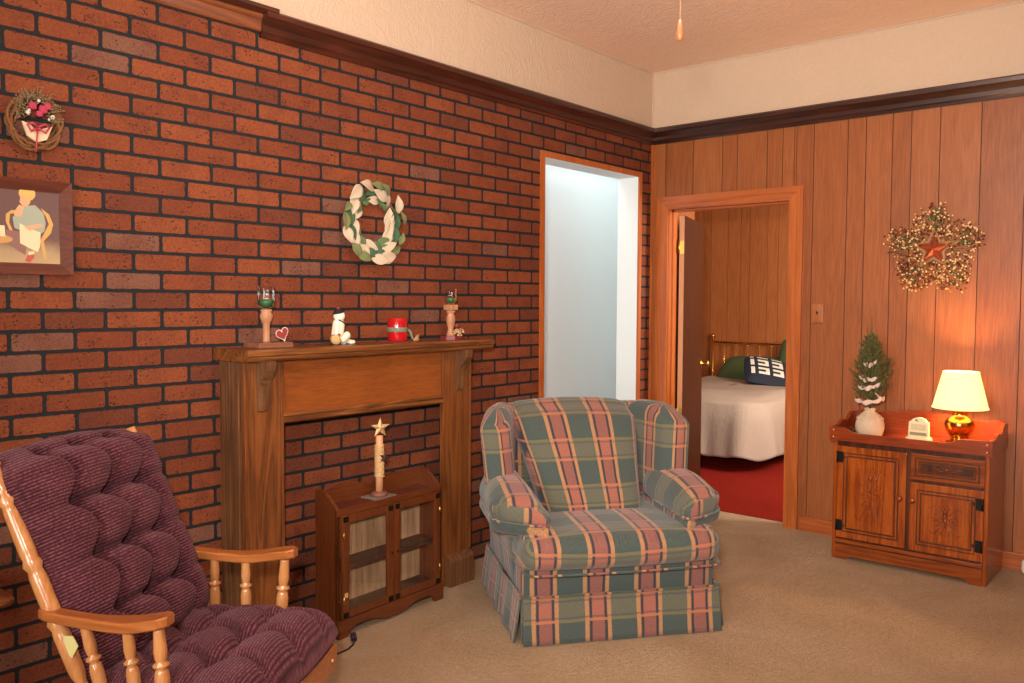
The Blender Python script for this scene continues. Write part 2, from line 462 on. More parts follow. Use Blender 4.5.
def corduroy():
    m, t = mat('burgundy corduroy')
    uv = t.n('ShaderNodeUVMap').outputs[0]
    u, v, _ = t.sep(uv)
    w = t.noise(uv, 9, 2, .5)
    vv = t.m('ADD', v, t.m('MULTIPLY', w, .006))
    rib = t.m('ABSOLUTE', t.m('SINE', t.m('MULTIPLY', vv, PI / .0085)))
    seg = t.noise(t.mp(uv, (1, .6, 1)), 210, 2, .6)
    big = t.noise(uv, 11, 3, .6)
    f = t.m('ADD', t.m('MULTIPLY', t.m('MULTIPLY', rib, t.m('ADD', .45, t.m('MULTIPLY', t.ss(seg, .38, .6), .55))), .55), t.m('MULTIPLY', big, .4))
    t.setb(t.ramp(f, [(.18, rgb(44, 17, 23)), (.5, rgb(84, 40, 48)), (.85, rgb(128, 78, 84))]), .85, spec=.15, sheen=.25)
    t.b.inputs['Sheen Tint'].default_value = rgb(190, 150, 160)
    t.bump(t.m('MULTIPLY', rib, t.m('ADD', seg, .3)), .8, .004)
    return m
M_CORD = corduroy()
# ------------------------------------------------------------------ the room
XL, YN = -2.9, -4.9           # wall behind the camera's left, wall on the near right
# brick wall (plane y=0) with the cased opening
OX0, OX1, OZ = 2.63, 3.655, 2.243
b = MB()
b.box(XL, OX0 - .004, 0, .16, 0, FR); b.box(OX0 - .004, OX1 + .004, 0, .16, OZ + .004, FR); b.box(OX1 + .004, XR, 0, .16, 0, FR)
struct(b, 'wall_left', M_BRICK)
struct(MB().box(XL, XR, 0, .16, FR, CEIL), 'wall_left_upper', M_FRIEZE)
struct(MB().box(OX0 - .004, OX0, .0, .16, 0, OZ).box(OX1, OX1 + .004, .0, .16, 0, OZ).box(OX0 - .004, OX1 + .004, .0, .16, OZ, OZ + .004), 'trim_10', M_WHITE)
# casing of the opening: thin wood edge and lining
b = MB()
b.box(OX0 - .034, OX0, -.012, .0, 0, OZ + .034); b.box(OX1, OX1 + .034, -.012, .0, 0, OZ + .034); b.box(OX0, OX1, -.012, .0, OZ, OZ + .034)
struct(b, 'trim_1', M_CASING)
# hall behind the opening
b = MB()
HY, HX = .66, 4.605
b.box(OX0 - 1.6, HX, HY, HY + .05, 0, 2.8); b.box(HX, HX + .05, .16, HY + .05, 0, 2.8)
b.box(XR + .001, HX, .151, .16, 0, 2.8); b.box(OX0 - 1.65, OX0 - 1.6, .16, HY, 0, 2.8)
struct(b, 'wall_hall', M_WHITE)
struct(MB().box(OX0 - 1.6, HX, .16, HY, 2.76, 2.8), 'ceiling_hall', M_SHADEW)
# panelled wall (plane x=XR): strips with real grooves, doorway cut out
DY0, DY1, DZ = -.138, -.985, 2.03
GR = [-.107, -.317, -.526, -.63, -.831, -.931, -1.018, -1.125, -1.326, -1.429, -1.575, -1.675, -1.823, -2.025, -2.232]
y = -2.232
for d in (.1, .2, .15, .21, .1, .2, .2, .12, .1, .2, .2, .15, .21, .1, .2, .2, .12): 
    y -= d; GR.append(y)
GR = [g for g in GR if g > YN + .03]
def planks(name, mt, x0, x1, ys, z0, z1, hole=None, groove=.0045, dirn=-1, **kw):
    """strips over y, facing -x; one mesh, a face attribute carries each strip's tone"""
    b = MB(); tones = []
    ys = sorted(ys)
    def strip(ya, yb, za, zb, tone):
        b.box(x0, x0 + .006, ya + groove / 2, yb - groove / 2, za, zb, 0); tones.extend([tone] * 6)
    rnd = random.Random(name)
    for ya, yb in zip(ys[:-1], ys[1:]):
        tone = rnd.random()
        if hole and yb > hole[0] and ya < hole[1]:
            if ya < hole[0]: strip(ya, hole[0], z0, z1, tone)
            if yb > hole[1]: strip(hole[1], yb, z0, z1, tone)
            strip(max(ya, hole[0]), min(yb, hole[1]), hole[2], z1, tone)
        else: strip(ya, yb, z0, z1, tone)
    n0 = len(b.f)
    if hole:
        b.box(x0 + .004, x1, ys[0], hole[0], z0, z1, 1); b.box(x0 + .004, x1, hole[1], ys[-1], z0, z1, 1)
        b.box(x0 + .004, x1, hole[0], hole[1], hole[2], z1, 1)
    else: b.box(x0 + .004, x1, ys[0], ys[-1], z0, z1, 1)
    tones += [0] * (len(b.f) - n0)
    o = b.build(name, [mt, M_GROOVE], kind='structure', fix=False, **kw)
    at = o.data.attributes.new('tone', 'FLOAT', 'FACE'); at.data.foreach_set('value', tones)
    return o
planks('wall_right', M_PANEL, XR, XR + .12, [0] + GR + [YN], 0, FR, hole=(DY1 - .02, DY0 + .02, DZ + .02))
struct(MB().box(XR, XR + .12, YN, 0, FR, CEIL), 'wall_right_upper', M_FRIEZE)
struct(MB().box(XR - .012, XR, -.02, 0, 0, FR), 'trim_2', M_CASING)          # corner strip
# rail at the foot of the plaster band
RP = [(0, 2.478), (-.014, 2.478), (-.018, 2.492), (-.026, 2.5), (-.03, 2.522), (-.05, 2.545), (-.062, 2.552), (-.064, 2.572), (-.052, 2.582), (0, 2.586)]
struct(MB().prism(RP, .745, XR, 'x'), 'trim_3', M_RAIL)
struct(MB().prism([(XR + a, z) for a, z in RP], YN, 0, 'y'), 'trim_4', M_RAILY)
RP2 = [(0, 2.5), (-.012, 2.5), (-.016, 2.508), (-.02, 2.545), (-.03, 2.556), (-.03, 2.566), (0, 2.566)]
struct(MB().prism(RP2, XL, .745, 'x'), 'trim_5', M_RAIL2)
struct(MB().prism([(0, 2.566), (-.05, 2.566), (-.066, 2.576), (-.066, 2.592), (0, 2.596)], XL, .80, 'x'), 'trim_6', M_RAIL)
b = MB(); b.box(XR - .013, XR, YN, DY1 - .1, 0, .088, bev=.003)
struct(b, 'baseboard_right', M_CASINGH)
# small bright bead along wall and ceiling meeting
struct(MB().box(XL, XR, -.008, 0, CEIL - .008, CEIL).box(XR - .008, XR, YN, 0, CEIL - .008, CEIL).box(XR - .007, XR, -.007, 0, 2.587, CEIL), 'trim_7', M_FRIEZE)
# casing of the doorway, mitred head
w = .086
b = MB()
b.prism([(DY1, 0), (DY1, DZ), (DY1 - w, DZ + w), (DY1 - w, 0)], XR - .018, XR + .003, 'x')
b.prism([(DY0, 0), (DY0, DZ), (DY0 + w, DZ + w), (DY0 + w, 0)], XR - .018, XR + .003, 'x')
b.box(XR - .002, XR + .12, DY0, DY0 + .02, 0, DZ + .02); b.box(XR - .002, XR + .12, DY1 - .02, DY1, 0, DZ + .02)
b.box(XR + .045, XR + .08, DY0 - .012, DY0, 0, DZ); b.box(XR + .045, XR + .08, DY1, DY1 + .012, 0, DZ)
struct(b, 'trim_8', M_CASING)
b = MB()
b.prism([(DY1, DZ), (DY0, DZ), (DY0 + w, DZ + w), (DY1 - w, DZ + w)], XR - .0185, XR + .003, 'x')
b.box(XR - .002, XR + .12, DY1, DY0, DZ, DZ + .02); b.box(XR + .045, XR + .08, DY1, DY0, DZ - .014, DZ)
struct(b, 'trim_9', M_CASINGH)
# floor, ceiling, unseen walls with two windows that bring the daylight in
struct(MB().box(XL, XR + .12, YN, .0, -.06, 0).box(OX0 - 1.6, HX, 0, HY, -.06, 0), 'floor', M_CARPET)
struct(MB().box(XL, XR + .12, YN, .12, CEIL, CEIL + .06), 'ceiling', M_CEIL)
b = MB(); WX0, WX1, WZ0, WZ1 = .6, 2.5, .75, 2.2
b.box(XL, WX0, YN - .1, YN, 0, CEIL); b.box(WX1, XR + .12, YN - .1, YN, 0, CEIL); b.box(WX0, WX1, YN - .1, YN, 0, WZ0); b.box(WX0, WX1, YN - .1, YN, WZ1, CEIL)
struct(b, 'wall_near', M_PANEL)
b = MB(); VY0, VY1 = -3.4, -1.6
b.box(XL - .1, XL, YN - .1, VY0, 0, CEIL); b.box(XL - .1, XL, VY1, .12, 0, CEIL); b.box(XL - .1, XL, VY0, VY1, 0, WZ0); b.box(XL - .1, XL, VY0, VY1, WZ1, CEIL)
struct(b, 'wall_back', M_PANEL)
b = MB()
for x in (WX0, (WX0 + WX1) / 2, WX1): b.box(x - .03, x + .03, YN - .07, YN - .03, WZ0, WZ1)
for z in (WZ0, (WZ0 + WZ1) / 2, WZ1): b.box(WX0, WX1, YN - .07, YN - .03, z - .025, z + .025)
struct(b, 'window_1', M_WPAINT)
b = MB()
for yy in (VY0, (VY0 + VY1) / 2, VY1): b.box(XL - .07, XL - .03, yy - .03, yy + .03, WZ0, WZ1)
for z in (WZ0, (WZ0 + WZ1) / 2, WZ1): b.box(XL - .07, XL - .03, VY0, VY1, z - .025, z + .025)
struct(b, 'window_2', M_WPAINT)

# ------------------------------------------------------------------ bedroom beyond the doorway
BX, BY = 7.3, 1.75
by = [BY]; y = BY
for d in [.12, .2, .1, .2, .15, .1, .2] * 4:
    y -= d; by.append(y)
by = [q for q in by if q > -2.5] + [-2.5]
planks('wall_bedroom', M_PANEL, BX, BX + .06, by, 0, 2.75)
b = MB(); b.box(XR + .12, BX, BY, BY + .06, 0, 2.75); b.box(XR + .12, BX, -2.56, -2.5, 0, 2.75); b.box(HX + .0501, HX + .07, .15, BY, 0, 2.75); b.box(XR + .12, HX + .07, .125, .15, 0, 2.75)
struct(b, 'wall_bedroom_side', M_PANEL)
struct(MB().box(XR + .12, BX, -2.5, .15, 2.7, 2.76).box(HX + .07, BX, .15, BY, 2.7, 2.76), 'ceiling_bedroom', M_SHADEW)
struct(MB().box(XR + .1, BX, -2.5, .13, -.06, .004).box(HX + .06, BX, .13, BY, -.06, .004), 'floor_bedroom', M_CARPETR)
# open door leaf
hx, hy = 3.962, -.186
ang = math.atan2(.241, .74)
d1 = thing('door_1', None, None, (hx, hy, 0), ang); tag(d1, kind='structure')
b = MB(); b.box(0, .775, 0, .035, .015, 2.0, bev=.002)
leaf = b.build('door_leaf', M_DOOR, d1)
MB().box(-.0015, .0, .001, .034, .016, 1.999).build('door_edge', M_DOORE, d1)
for z in (1.78, .62):
    b = MB(); b.box(-.004, -.001, .002, .033, z - .045, z + .045); b.lathe([(.006, 0), (.006, .09)], 10, M=T(-.006, .036, z - .045))
    b.build('hinge', M_BRASSD, d1)
b = MB(); Mk = T(.715, -.001, .93) @ Rx(PI / 2)
b.lathe([(.03, 0), (.03, .006), (.01, .01), (.009, .032), (.02, .038), (.027, .05), (.024, .062), (.001, .067)], 20, M=Mk)
b.build('door_knob', M_BRASSD, d1)

# bed
bed = thing('bed', 'brass bed under a cream crocheted spread, seen through the doorway', 'bed', (6.2, .52, .004))
b = MB(); b.soft(2.0, 1.36, .30, .08, 12); b.box(-.98, .98, -.66, .66, -.3, -.14)
b.build('mattress', plain('mattress ticking', rgb(214, 208, 196), .8), bed, loc=(0, 0, .425))
m, t = mat('cream crochet spread'); co = t.co()
h = t.noise(t.mp(co, (1, 1, .25)), 60, 3, .6); g = t.noise(co, 300, 3, .7)
t.setb(t.mix(g, rgb(150, 128, 114), rgb(182, 162, 146)), .9, spec=.1); t.bump(t.m('ADD', h, t.m('MULTIPLY', g, .5)), .5, .01); M_SPREAD = m
b = MB()
per = []
hx2, hy2 = 1.0, .69
def spread_edge(s):
    """rounded rectangle outline, s in 0..1"""
    r = .16; W, H = hx2 - r, hy2 - r
    segs = [(2 * W), (PI * r / 2), (2 * H), (PI * r / 2)] * 2; L = sum(segs); q = s * L; k = 0
    while q > segs[k] and k < 7: q -= segs[k]; k += 1
    c = [(W, -H), (W, H), (-W, H), (-W, -H)]
    if k == 0: return (-W + q, -hy2), (0, -1)
    if k == 2: return (hx2, -H + q), (1, 0)
    if k == 4: return (W - q, hy2), (0, 1)
    if k == 6: return (-hx2, H - q), (-1, 0)
    ci = (k - 1) // 2; a = -PI / 2 + ci * PI / 2 + q / r
    return (c[ci][0] + r * math.cos(a), c[ci][1] + r * math.sin(a)), (math.cos(a), math.sin(a))
def spread(u, v):
    (x, y), (nx, ny) = spread_edge(u % 1.0)
    wave = math.sin(u * 2 * PI * 19) * .6 + math.sin(u * 2 * PI * 31 + 1.3) * .4
    if v < .45:
        k = v / .45; s = k ** .8
        cx = x * s; cy = y * s
        z = .615 + .012 * math.sin(cx * 7) * math.cos(cy * 5) - .05 * max(0, k - .8) / .2 * k
        return (cx, cy, z)
    k = (v - .45) / .55
    drop = .565 - (.565 - .125 - .022 * wave) * k
    out = .012 + .03 * math.sin(min(1, k * 3) * PI / 2) + k * (.04 + .035 * wave)
    return (min(x + nx * out, 1.02), y + ny * out, drop)
b.grid(spread, 260, 40, closeu=True)
sp = b.build('bedspread', M_SPREAD, bed)
so = sp.modifiers.new('s', 'SOLIDIFY'); so.thickness = .004
hb = MB(); px = 1.04
for yy in (.74, -.74):
    hb.tube([(px, yy, 0), (px, yy, 1.0)], .014, 12); hb.ball((px, yy, 1.03), .028, 14)
hb.tube([(px, -.74, .965), (px, .74, .965)], .010, 10)
hb.tube([(px, -.74, .5), (px, .74, .5)], .009, 10)
for k in range(1, 11):
    yy = .74 - k * .135; hb.tube([(px, yy, .5), (px, yy, .965)], .006, 8); hb.ball((px, yy, .935), .012, 8)
hb.build('headboard', M_BRASS, bed)
M_GPIL = plain('green pillowcase', rgb(62, 76, 40), .8, mott=.15, bscale=30, bstr=.3)
def pillow(name, m, label, loc, rot, size, grp=None):
    b = MB()
    def f(p, q):
        x, y, z = p; e = (1 - q[0] ** 4) * (1 - q[1] ** 4)
        return (x * (1 - .07 * (q[1] ** 2) * (1 - abs(q[0])) ), y * (1 - .07 * (q[0] ** 2)), z * (.12 + .88 * e ** .5))
    b.soft(size[0], size[1], size[2], (.02, .02, .04), (16, 16, 6), f)
    o = b.build(name, m, label=label, cat='pillow', loc=loc, rot=rot, group=grp); return o
pillow('bed_pillow', M_GPIL, 'green pillow lying flat at the left of the brass headboard', (6.98, .70, .70), (0, -.5, 0), (.42, .66, .17))
pillow('bed_pillow', M_GPIL, 'green pillow propped upright at the right, behind the navy cushion', (7.07, .17, .83), (0, -1.2, 0), (.42, .54, .13))
m, t = mat('navy and white maze cloth'); co = t.co('Object'); x, y, z = t.sep(co)
# greek-key like bands from stepped stripes
s = .034
gx = t.m('FLOOR', t.m('DIVIDE', x, s)); gy = t.m('FLOOR', t.m('DIVIDE', y, s))
a = t.m('MODULO', t.m('ADD', gx, 40), 4); c2 = t.m('MODULO', t.m('ADD', gy, 40), 4)
k1 = t.m('MULTIPLY', t.m('LESS_THAN', a, .5), t.m('LESS_THAN', c2, 2.5))
k2 = t.m('MULTIPLY', t.m('LESS_THAN', c2, .5), t.m('LESS_THAN', a, 2.5))
k3 = t.m('MULTIPLY', t.m('LESS_THAN', t.m('ABSOLUTE', t.m('SUBTRACT', a, 2)), .5), t.m('LESS_THAN', t.m('ABSOLUTE', t.m('SUBTRACT', c2, 1)), 1.5))
f = t.m('MAXIMUM', t.m('MAXIMUM', k1, k2), k3)
inside = t.m('MULTIPLY', t.m('LESS_THAN', t.m('ABSOLUTE', x), .16), t.m('LESS_THAN', t.m('ABSOLUTE', y), .17))
f = t.m('MULTIPLY', f, inside)
t.setb(t.mix(f, rgb(20, 24, 40), rgb(212, 202, 186)), .85); M_NAVY = m
pillow('throw_cushion', M_NAVY, 'navy throw cushion with a white geometric maze pattern on the bed', (6.50, .31, .725), (.2, -.5, .5), (.42, .44, .15))
# ------------------------------------------------------------------ fireplace mantel
mt = thing('fireplace_mantel', 'carved oak fireplace mantel standing against the brick wall', 'mantelpiece', (0, 0, 0))
b = MB()
pr = [(0, 1.165), (-.236, 1.165), (-.243, 1.172), (-.243, 1.183), (-.25, 1.188), (-.252, 1.203), (-.246, 1.211), (0, 1.211)]
n = len(pr)
def shelf_ring(x, k): return [(x + (0 if y == 0 else 0), y, z) for y, z in pr]
b.prism(pr, .522, 1.925, 'x')
b.build('mantel_shelf', M_OAKS, mt)
for (x0, x1) in ((.55, .722), (1.632, 1.822)):
    b = MB(); b.box(x0, x1, -.178, -.155, 0, 1.165, bev=.003)
    rb = MB(); rb.box(x0 if x0 < 1 else x1 - .02, x0 + .02 if x0 < 1 else x1, -.156, -.0, 0, 1.165)
    if x0 < 1: rb.box(x0 - .010, x0, -.15, -.118, 0, 1.165, bev=.002); rb.box(x0 - .006, x0, -.08, -.06, 0, 1.165, bev=.002)
    rb.build('side_return', M_OAKD, mt)
    b.box(x1 - .010, x1 + .003, -.184, -.17, .16, 1.165, bev=.002); b.box(x0 - .003, x0 + .008, -.184, -.17, .16, 1.165, bev=.002)
    leg = b.build('mantel_leg', M_OAK, mt)
    MB().prism([(-.178, 0), (-.214, 0), (-.214, .125), (-.204, .145), (-.178, .155)], x0 + .015, x1 - .004, 'x').build('foot_block', M_OAKD, mt, label='darker oak foot block')
for xc in (.625, 1.742):
    P = [(-.178, 1.165), (-.248, 1.165), (-.250, 1.148), (-.247, 1.128), (-.236, 1.108), (-.216, 1.088), (-.203, 1.066), (-.196, 1.035), (-.194, .985), (-.190, .968), (-.178, .962)]
    MB().prism(P, xc - .022, xc + .022, 'x').build('corbel', M_OAKD, mt)
b = MB(); b.box(.722, 1.632, -.166, -.13, .925, 1.165, bev=.002)
b.build('frieze_panel', M_OAKX, mt)
b = MB(); b.prism([(-.13, .905), (-.172, .905), (-.184, .912), (-.184, .922), (-.176, .928), (-.18, .936), (-.174, .944), (-.13, .944)], .722, 1.632, 'x')
b.build('frieze_moulding', M_OAKS, mt)

MZ = 1.2115
def holder_glass(parent, z, k=1.0):
    b = MB(); pr = [(.012, 0), (.026, .003), (.034, .02), (.036, .045), (.034, .07), (.037, .092)]
    b.lathe([(r * k, zz * k) for r, zz in pr], 28, M=T(0, 0, z), cap=False)
    b.build('glass_cup', M_GLASS, parent)
    b = MB(); b.lathe([(.001, 0), (.023 * k, .0), (.03 * k, .015 * k), (.031 * k, .03 * k), (.001, .032 * k)], 24, M=T(0, 0, z + .008), cap=False)
    b.build('candle', M_GREENWAX, parent)
h = thing('candle_holder', 'turned wooden candle holder with glass cup on the left end of the mantel', 'candle holder', (.692, -.115, MZ))
MB().box(-.07, .09, -.055, .055, 0, .021, bev=.003).build('base', M_ROUGHW, h)
b = MB(); b.lathe([(.016, .021), (.014, .03), (.014, .098), (.018, .102), (.021, .11), (.026, .122), (.025, .134), (.02, .141), (.022, .146), (.023, .153), (.001, .155)], 22)
b.build('stem', M_TURNED, h)
holder_glass(h, .155)
# heart
def heart(k):
    P = []
    for i in range(40):
        a = 2 * PI * i / 40
        P.append((k * 16 * math.sin(a) ** 3 / 17, k * (13 * math.cos(a) - 5 * math.cos(2 * a) - 2 * math.cos(3 * a) - math.cos(4 * a)) / 17))
    return P
ht = thing('heart_ornament', 'small dusty red wooden heart edged with white beads on the mantel', 'ornament', (.752, -.13, MZ + .0535))
b = MB(); b.prism(heart(.03), -.006, .006, 'y', M=Ry(-.35)); b.build('heart', plain('heart red', rgb(150, 52, 48), .6), ht)
b = MB()
for x, z in heart(.031)[::1]: b.ball(tuple((Ry(-.35) @ Vector((x, -.008, z)))), .0022, 6)
b.build('beading', M_WPAINT, ht)
# snowman on a log
M_SNOW = plain('ivory snowman', rgb(238, 228, 204), .6, bscale=60, bstr=.3)
s = thing('snowman_figurine', 'ivory snowman figurine with black hat sitting on a log on the mantel', 'figurine', (1.045, -.12, MZ + .001))
b = MB()
b.soft(.054, .048, .092, .024, 10, M=T(.002, 0, .066) @ Ry(.16))
b.soft(.032, .03, .06, .014, 8, M=T(.028, -.012, .03) @ Ry(.95)); b.soft(.03, .028, .06, .013, 8, M=T(.05, .012, .022) @ Ry(.8))
b.soft(.02, .02, .055, .009, 8, M=T(-.021, -.02, .062) @ Ry(.1))
b.soft(.03, .022, .018, .008, 6, M=T(.066, -.012, .008)); b.soft(.03, .022, .018, .008, 6, M=T(.072, .014, .009))
b.build('body', M_SNOW, s)
b = MB(); b.ball((.008, 0, .123), .0255, 16); b.build('head', M_SNOW, s)
b = MB(); b.lathe([(.001, .0), (.026, 0), (.027, .003), (.018, .005), (.017, .014), (.001, .018)], 18, M=T(.004, 0, .136) @ Ry(-.25)); b.build('hat', plain('black felt', rgb(26, 22, 22), .8), s)
for nm, c_, r_ in (('hat_bobble', (.003, 0, .157), .0095), ('nose', (.032, -.008, .124), .0035), ('mitten', (-.018, -.03, .040), .008)):
    b = MB(); b.ball(c_, r_, 10); b.build(nm, M_REDP, s)
b = MB(); b.tube([(-.012, -.022, .106), (.008, -.027, .098), (.026, -.02, .084)], .003, 6); b.build('scarf', plain('dark scarf', rgb(50, 46, 44), .8), s)
b = MB(); b.lathe([(.001, 0), (.021, 0), (.022, .004), (.022, .07), (.021, .074), (.001, .074)], 18, M=align((-.040, -.04, .0225), (-.002, .02, .0225))); b.build('log', plain('cut log end', rgb(186, 150, 98), .8, mott=.25), s)
# red candle with ribbon
rc = thing('pillar_candle', 'red candle tied with a grey green ribbon standing on the mantel', 'candle', (1.385, -.125, MZ))
b = MB(); b.lathe([(.001, .004), (.044, .004), (.046, .009), (.046, .105), (.043, .112), (.001, .108)], 32); b.build('wax', plain('glossy red wax', rgb(176, 20, 24), .18, coat=.5), rc)
b = MB(); b.lathe([(.0475, .048), (.0485, .05), (.0485, .066), (.0475, .068)], 32, cap=False)
b.tube([(.045, -.02, .058), (.055, -.03, .045), (.062, -.034, .018), (.07, -.04, .006)], [.006, .007, .006, .005], 6)
b.build('ribbon', plain('grey green ribbon', rgb(112, 118, 98), .7), rc)
MB().box(-.085, .075, -.055, .05, 0, .004, bev=.001).build('mat', plain('plaid red mat', rgb(112, 48, 46), .8), rc)
b = MB(); random.seed(4)
for k in range(14):
    a = random.uniform(-1.2, .6); b.tube([(.06, -.045, .006), (.06 + .03 * math.cos(a), -.045 + .02 * math.sin(a), .006 + random.uniform(0, .03))], .0022, 5)
b.build('straw_tassel', plain('straw', rgb(190, 140, 92), .8), rc)
# right holder
h = thing('candle_holder', 'baluster candle holder with dried flowers on the right end of the mantel', 'candle holder', (1.742, -.12, MZ))
b = MB(); b.prism([(.055 * math.cos(a * PI / 4 + .39), .055 * math.sin(a * PI / 4 + .39)) for a in range(8)], 0, .018, 'z'); b.build('base', M_REDP, h)
b = MB(); b.lathe([(.024, .018), (.02, .03), (.014, .05), (.017, .066), (.022, .085), (.024, .1), (.018, .122), (.0165, .13), (.023, .136), (.024, .142), (.018, .146)], 22)
b.box(-.026, .026, -.026, .026, .146, .173, bev=.003); b.build('stem', M_TURNED, h)
holder_glass(h, .173, .85)
b = MB(); random.seed(9)
for k in range(46):
    b.ball((random.gauss(.022, .018), -.03 + random.gauss(0, .006), .035 + random.gauss(0, .012)), random.uniform(.003, .006), 6)
b.build('dried_flowers', plain('pale dried flowers', rgb(198, 160, 120), .9), h)
b = MB(); b.ball((.012, -.03, .068), .0135, 12); b.build('berry', M_REDP, h)

# ------------------------------------------------------------------ leaf wreath on the brick
random.seed(12)
WC = (1.325, 0, 1.762)
wr = thing('leaf_wreath', 'oval wreath of green and cream cloth leaves hanging over the mantel', 'wreath', WC)
b = MB()
for q in range(3):
    b.tube([((.155 + .008 * math.sin(3 * a + q) ) * math.cos(a), -.012 - .008 * math.cos(5 * a + q * 2), (.15 + .01 * math.sin(4 * a + q)) * math.sin(a)) for a in [2 * PI * k / 40 for k in range(40)]], .0035, 6, closed=True)
b.build('twig_ring', plain('brown twigs', rgb(120, 78, 56), .8), wr)
LG = [plain('leaf green', rgb(92, 112, 72), .85, mott=.1), plain('leaf dark green', rgb(64, 94, 66), .85, mott=.1), plain('leaf sage', rgb(112, 118, 74), .85, mott=.1)]
LC = plain('leaf cream', rgb(196, 176, 150), .85, mott=.05)
def leaf_mesh(L, W):
    b = MB()
    def f(u, v):
        w = W * math.sin(PI * min(.999, u ** .8)) * (v - .5)
        return (w, -.006 * math.sin(PI * u) - abs(v - .5) * .012 * math.sin(PI * u), L * u)
    b.grid(f, 10, 6); return b
k = 0
for i in range(46):
    a = 2 * PI * i / 46 * 1.0 + random.uniform(-.1, .1)
    ring = .93 + .22 * ((i % 3) - 1)
    x = .150 * ring * math.cos(a); z = .150 * ring * math.sin(a)
    cream = (i % 7 in (0, 3, 5))
    L = random.uniform(.075, .11) if cream else random.uniform(.06, .09)
    W = L * random.uniform(.48, .6)
    t_ang = a + PI / 2 * .9 + random.uniform(-.5, .5)      # pointing along the ring
    d = Matrix.Rotation(-(t_ang - PI / 2), 4, 'Y') @ Rx(random.uniform(-.0, .35)) @ Rz(random.uniform(-.4, .4))
    if a % (2 * PI) > PI * 1.5 or a % (2 * PI) < PI * .3: pass
    lb = MB(); src = leaf_mesh(L, W); lb.add(src.v, src.f, 0, T(x, -.018 - .012 * (i % 3), z) @ d @ T(0, 0, -L / 2), True)
    o = lb.build('leaf', LC if cream else LG[i % 3], wr)
    md = o.modifiers.new('s', 'SOLIDIFY'); md.thickness = .0012

# ------------------------------------------------------------------ dried flower wreath, top left
random.seed(5)
fw = thing('dried_flower_wreath', 'small dried flower wreath with a pink bow hanging above the framed picture', 'wreath', (-.125, -.012, 2.0))
b = MB()
for q in range(7):
    r0 = random.uniform(.062, .082)
    b.tube([((r0 + .008 * math.sin(4 * a + q)) * math.cos(a), .0 - .014 * math.sin(3 * a + q * 2) - .008, (r0 * 1.12 + .008 * math.cos(5 * a + q)) * math.sin(a) - .008) for a in [2 * PI * k / 36 for k in range(36)]], .0055, 6, closed=True)
b.build('straw_ring', plain('brown vine', rgb(118, 74, 36), .8, mott=.3), fw)
b = MB()
for k in range(150):
    a = random.uniform(-.3, PI + .3); r = random.uniform(.03, .085)
    p0 = Vector((.8 * .05 * math.cos(a), -.02, .05 * math.sin(a) + .01)); p1 = Vector((r * math.cos(a), -.025 - random.uniform(0, .03), r * 1.1 * math.sin(a) + .012))
    b.tube([p0, p1], .0012, 4); b.ball(p1, .003, 5)
b.build('dried_sprigs', plain('dried sprigs', rgb(136, 112, 78), .9, mott=.3), fw)
M_RB = plain('rose pink', rgb(176, 52, 76), .8)
for x, z, r in ((-.02, .035, .012), (.012, .028, .013), (.026, .04, .011), (.0, .012, .01)): b = MB(); b.soft(r * 2, r * 1.4, r * 2, r * .6, 6, lambda p, q: (p[0] * (1 + .2 * math.sin(9 * q[2])), p[1], p[2] * (1 + .2 * math.sin(9 * q[0]))), M=T(x, -.05, z)); b.build('rosebud', M_RB, fw)
M_WB = plain('pale berries', rgb(206, 200, 184), .6)
for x, z, r in ((-.034, .012, .008), (.042, .008, .008), (.0, .055, .006), (-.03, .02, .005), (.03, -.002, .004)): b = MB(); b.ball((x, -.048, z), r, 8); b.build('pale_berry', M_WB, fw)
b = MB(); b.prism([(-.045, -.015), (-.03, -.06), (0, -.078), (.03, -.066), (.048, -.02), (.02, -.03), (0, -.045), (-.02, -.022)], -.028, -.02, 'y'); b.build('cloth', plain('cream cloth', rgb(222, 196, 160), .9), fw)
b = MB()
for sgn in (-1, 1): b.tube([(0, -.035, -.03), (sgn * .018, -.042, -.018), (sgn * .034, -.04, -.026), (sgn * .022, -.04, -.046), (0, -.036, -.032)], .0045, 6)
b.tube([(0, -.036, -.03), (-.004, -.036, -.07), (-.008, -.036, -.112)], .003, 6); b.build('bow', plain('pink ribbon', rgb(184, 56, 70), .6), fw)

# ------------------------------------------------------------------ framed picture
pf = thing('framed_picture', 'brown framed print of a blond child seated in a chair on the brick wall', 'picture', (0, 0, 0))
X0, X1, Z0, Z1 = -.40, -.012, 1.484, 1.80
b = MB(); fwid = .038
def fr(pts): return pts
for poly in ([(X0, Z0), (X1, Z0), (X1 - fwid, Z0 + fwid), (X0 + fwid, Z0 + fwid)], [(X0, Z1), (X1, Z1), (X1 - fwid, Z1 - fwid), (X0 + fwid, Z1 - fwid)],
             [(X0, Z0), (X0, Z1), (X0 + fwid, Z1 - fwid), (X0 + fwid, Z0 + fwid)], [(X1, Z0), (X1, Z1), (X1 - fwid, Z1 - fwid), (X1 - fwid, Z0 + fwid)]):
    o0 = len(b.v)
    vs = [(x, -.0, z) for x, z in poly] + [(x, -.026 if i < 2 else -.014, z) for i, (x, z) in enumerate(poly)]
    b.add(vs, [(0, 1, 2, 3), (4, 5, 6, 7), (0, 1, 5, 4), (1, 2, 6, 5), (2, 3, 7, 6), (3, 0, 4, 7)])
b.build('frame', M_FRAMEW, pf)
m, t = mat('print ground'); co = t.co(); x, y, z = t.sep(co)
g = t.m('ADD', z, t.m('MULTIPLY', t.noise(co, 14, 4), .05))
t.setb(t.ramp(t.m('DIVIDE', t.m('SUBTRACT', g, 1.5), .3), [(.05, rgb(196, 166, 120)), (.28, rgb(172, 146, 112)), (.42, rgb(112, 84, 76)), (1, rgb(104, 76, 74))]), .35, spec=.3)
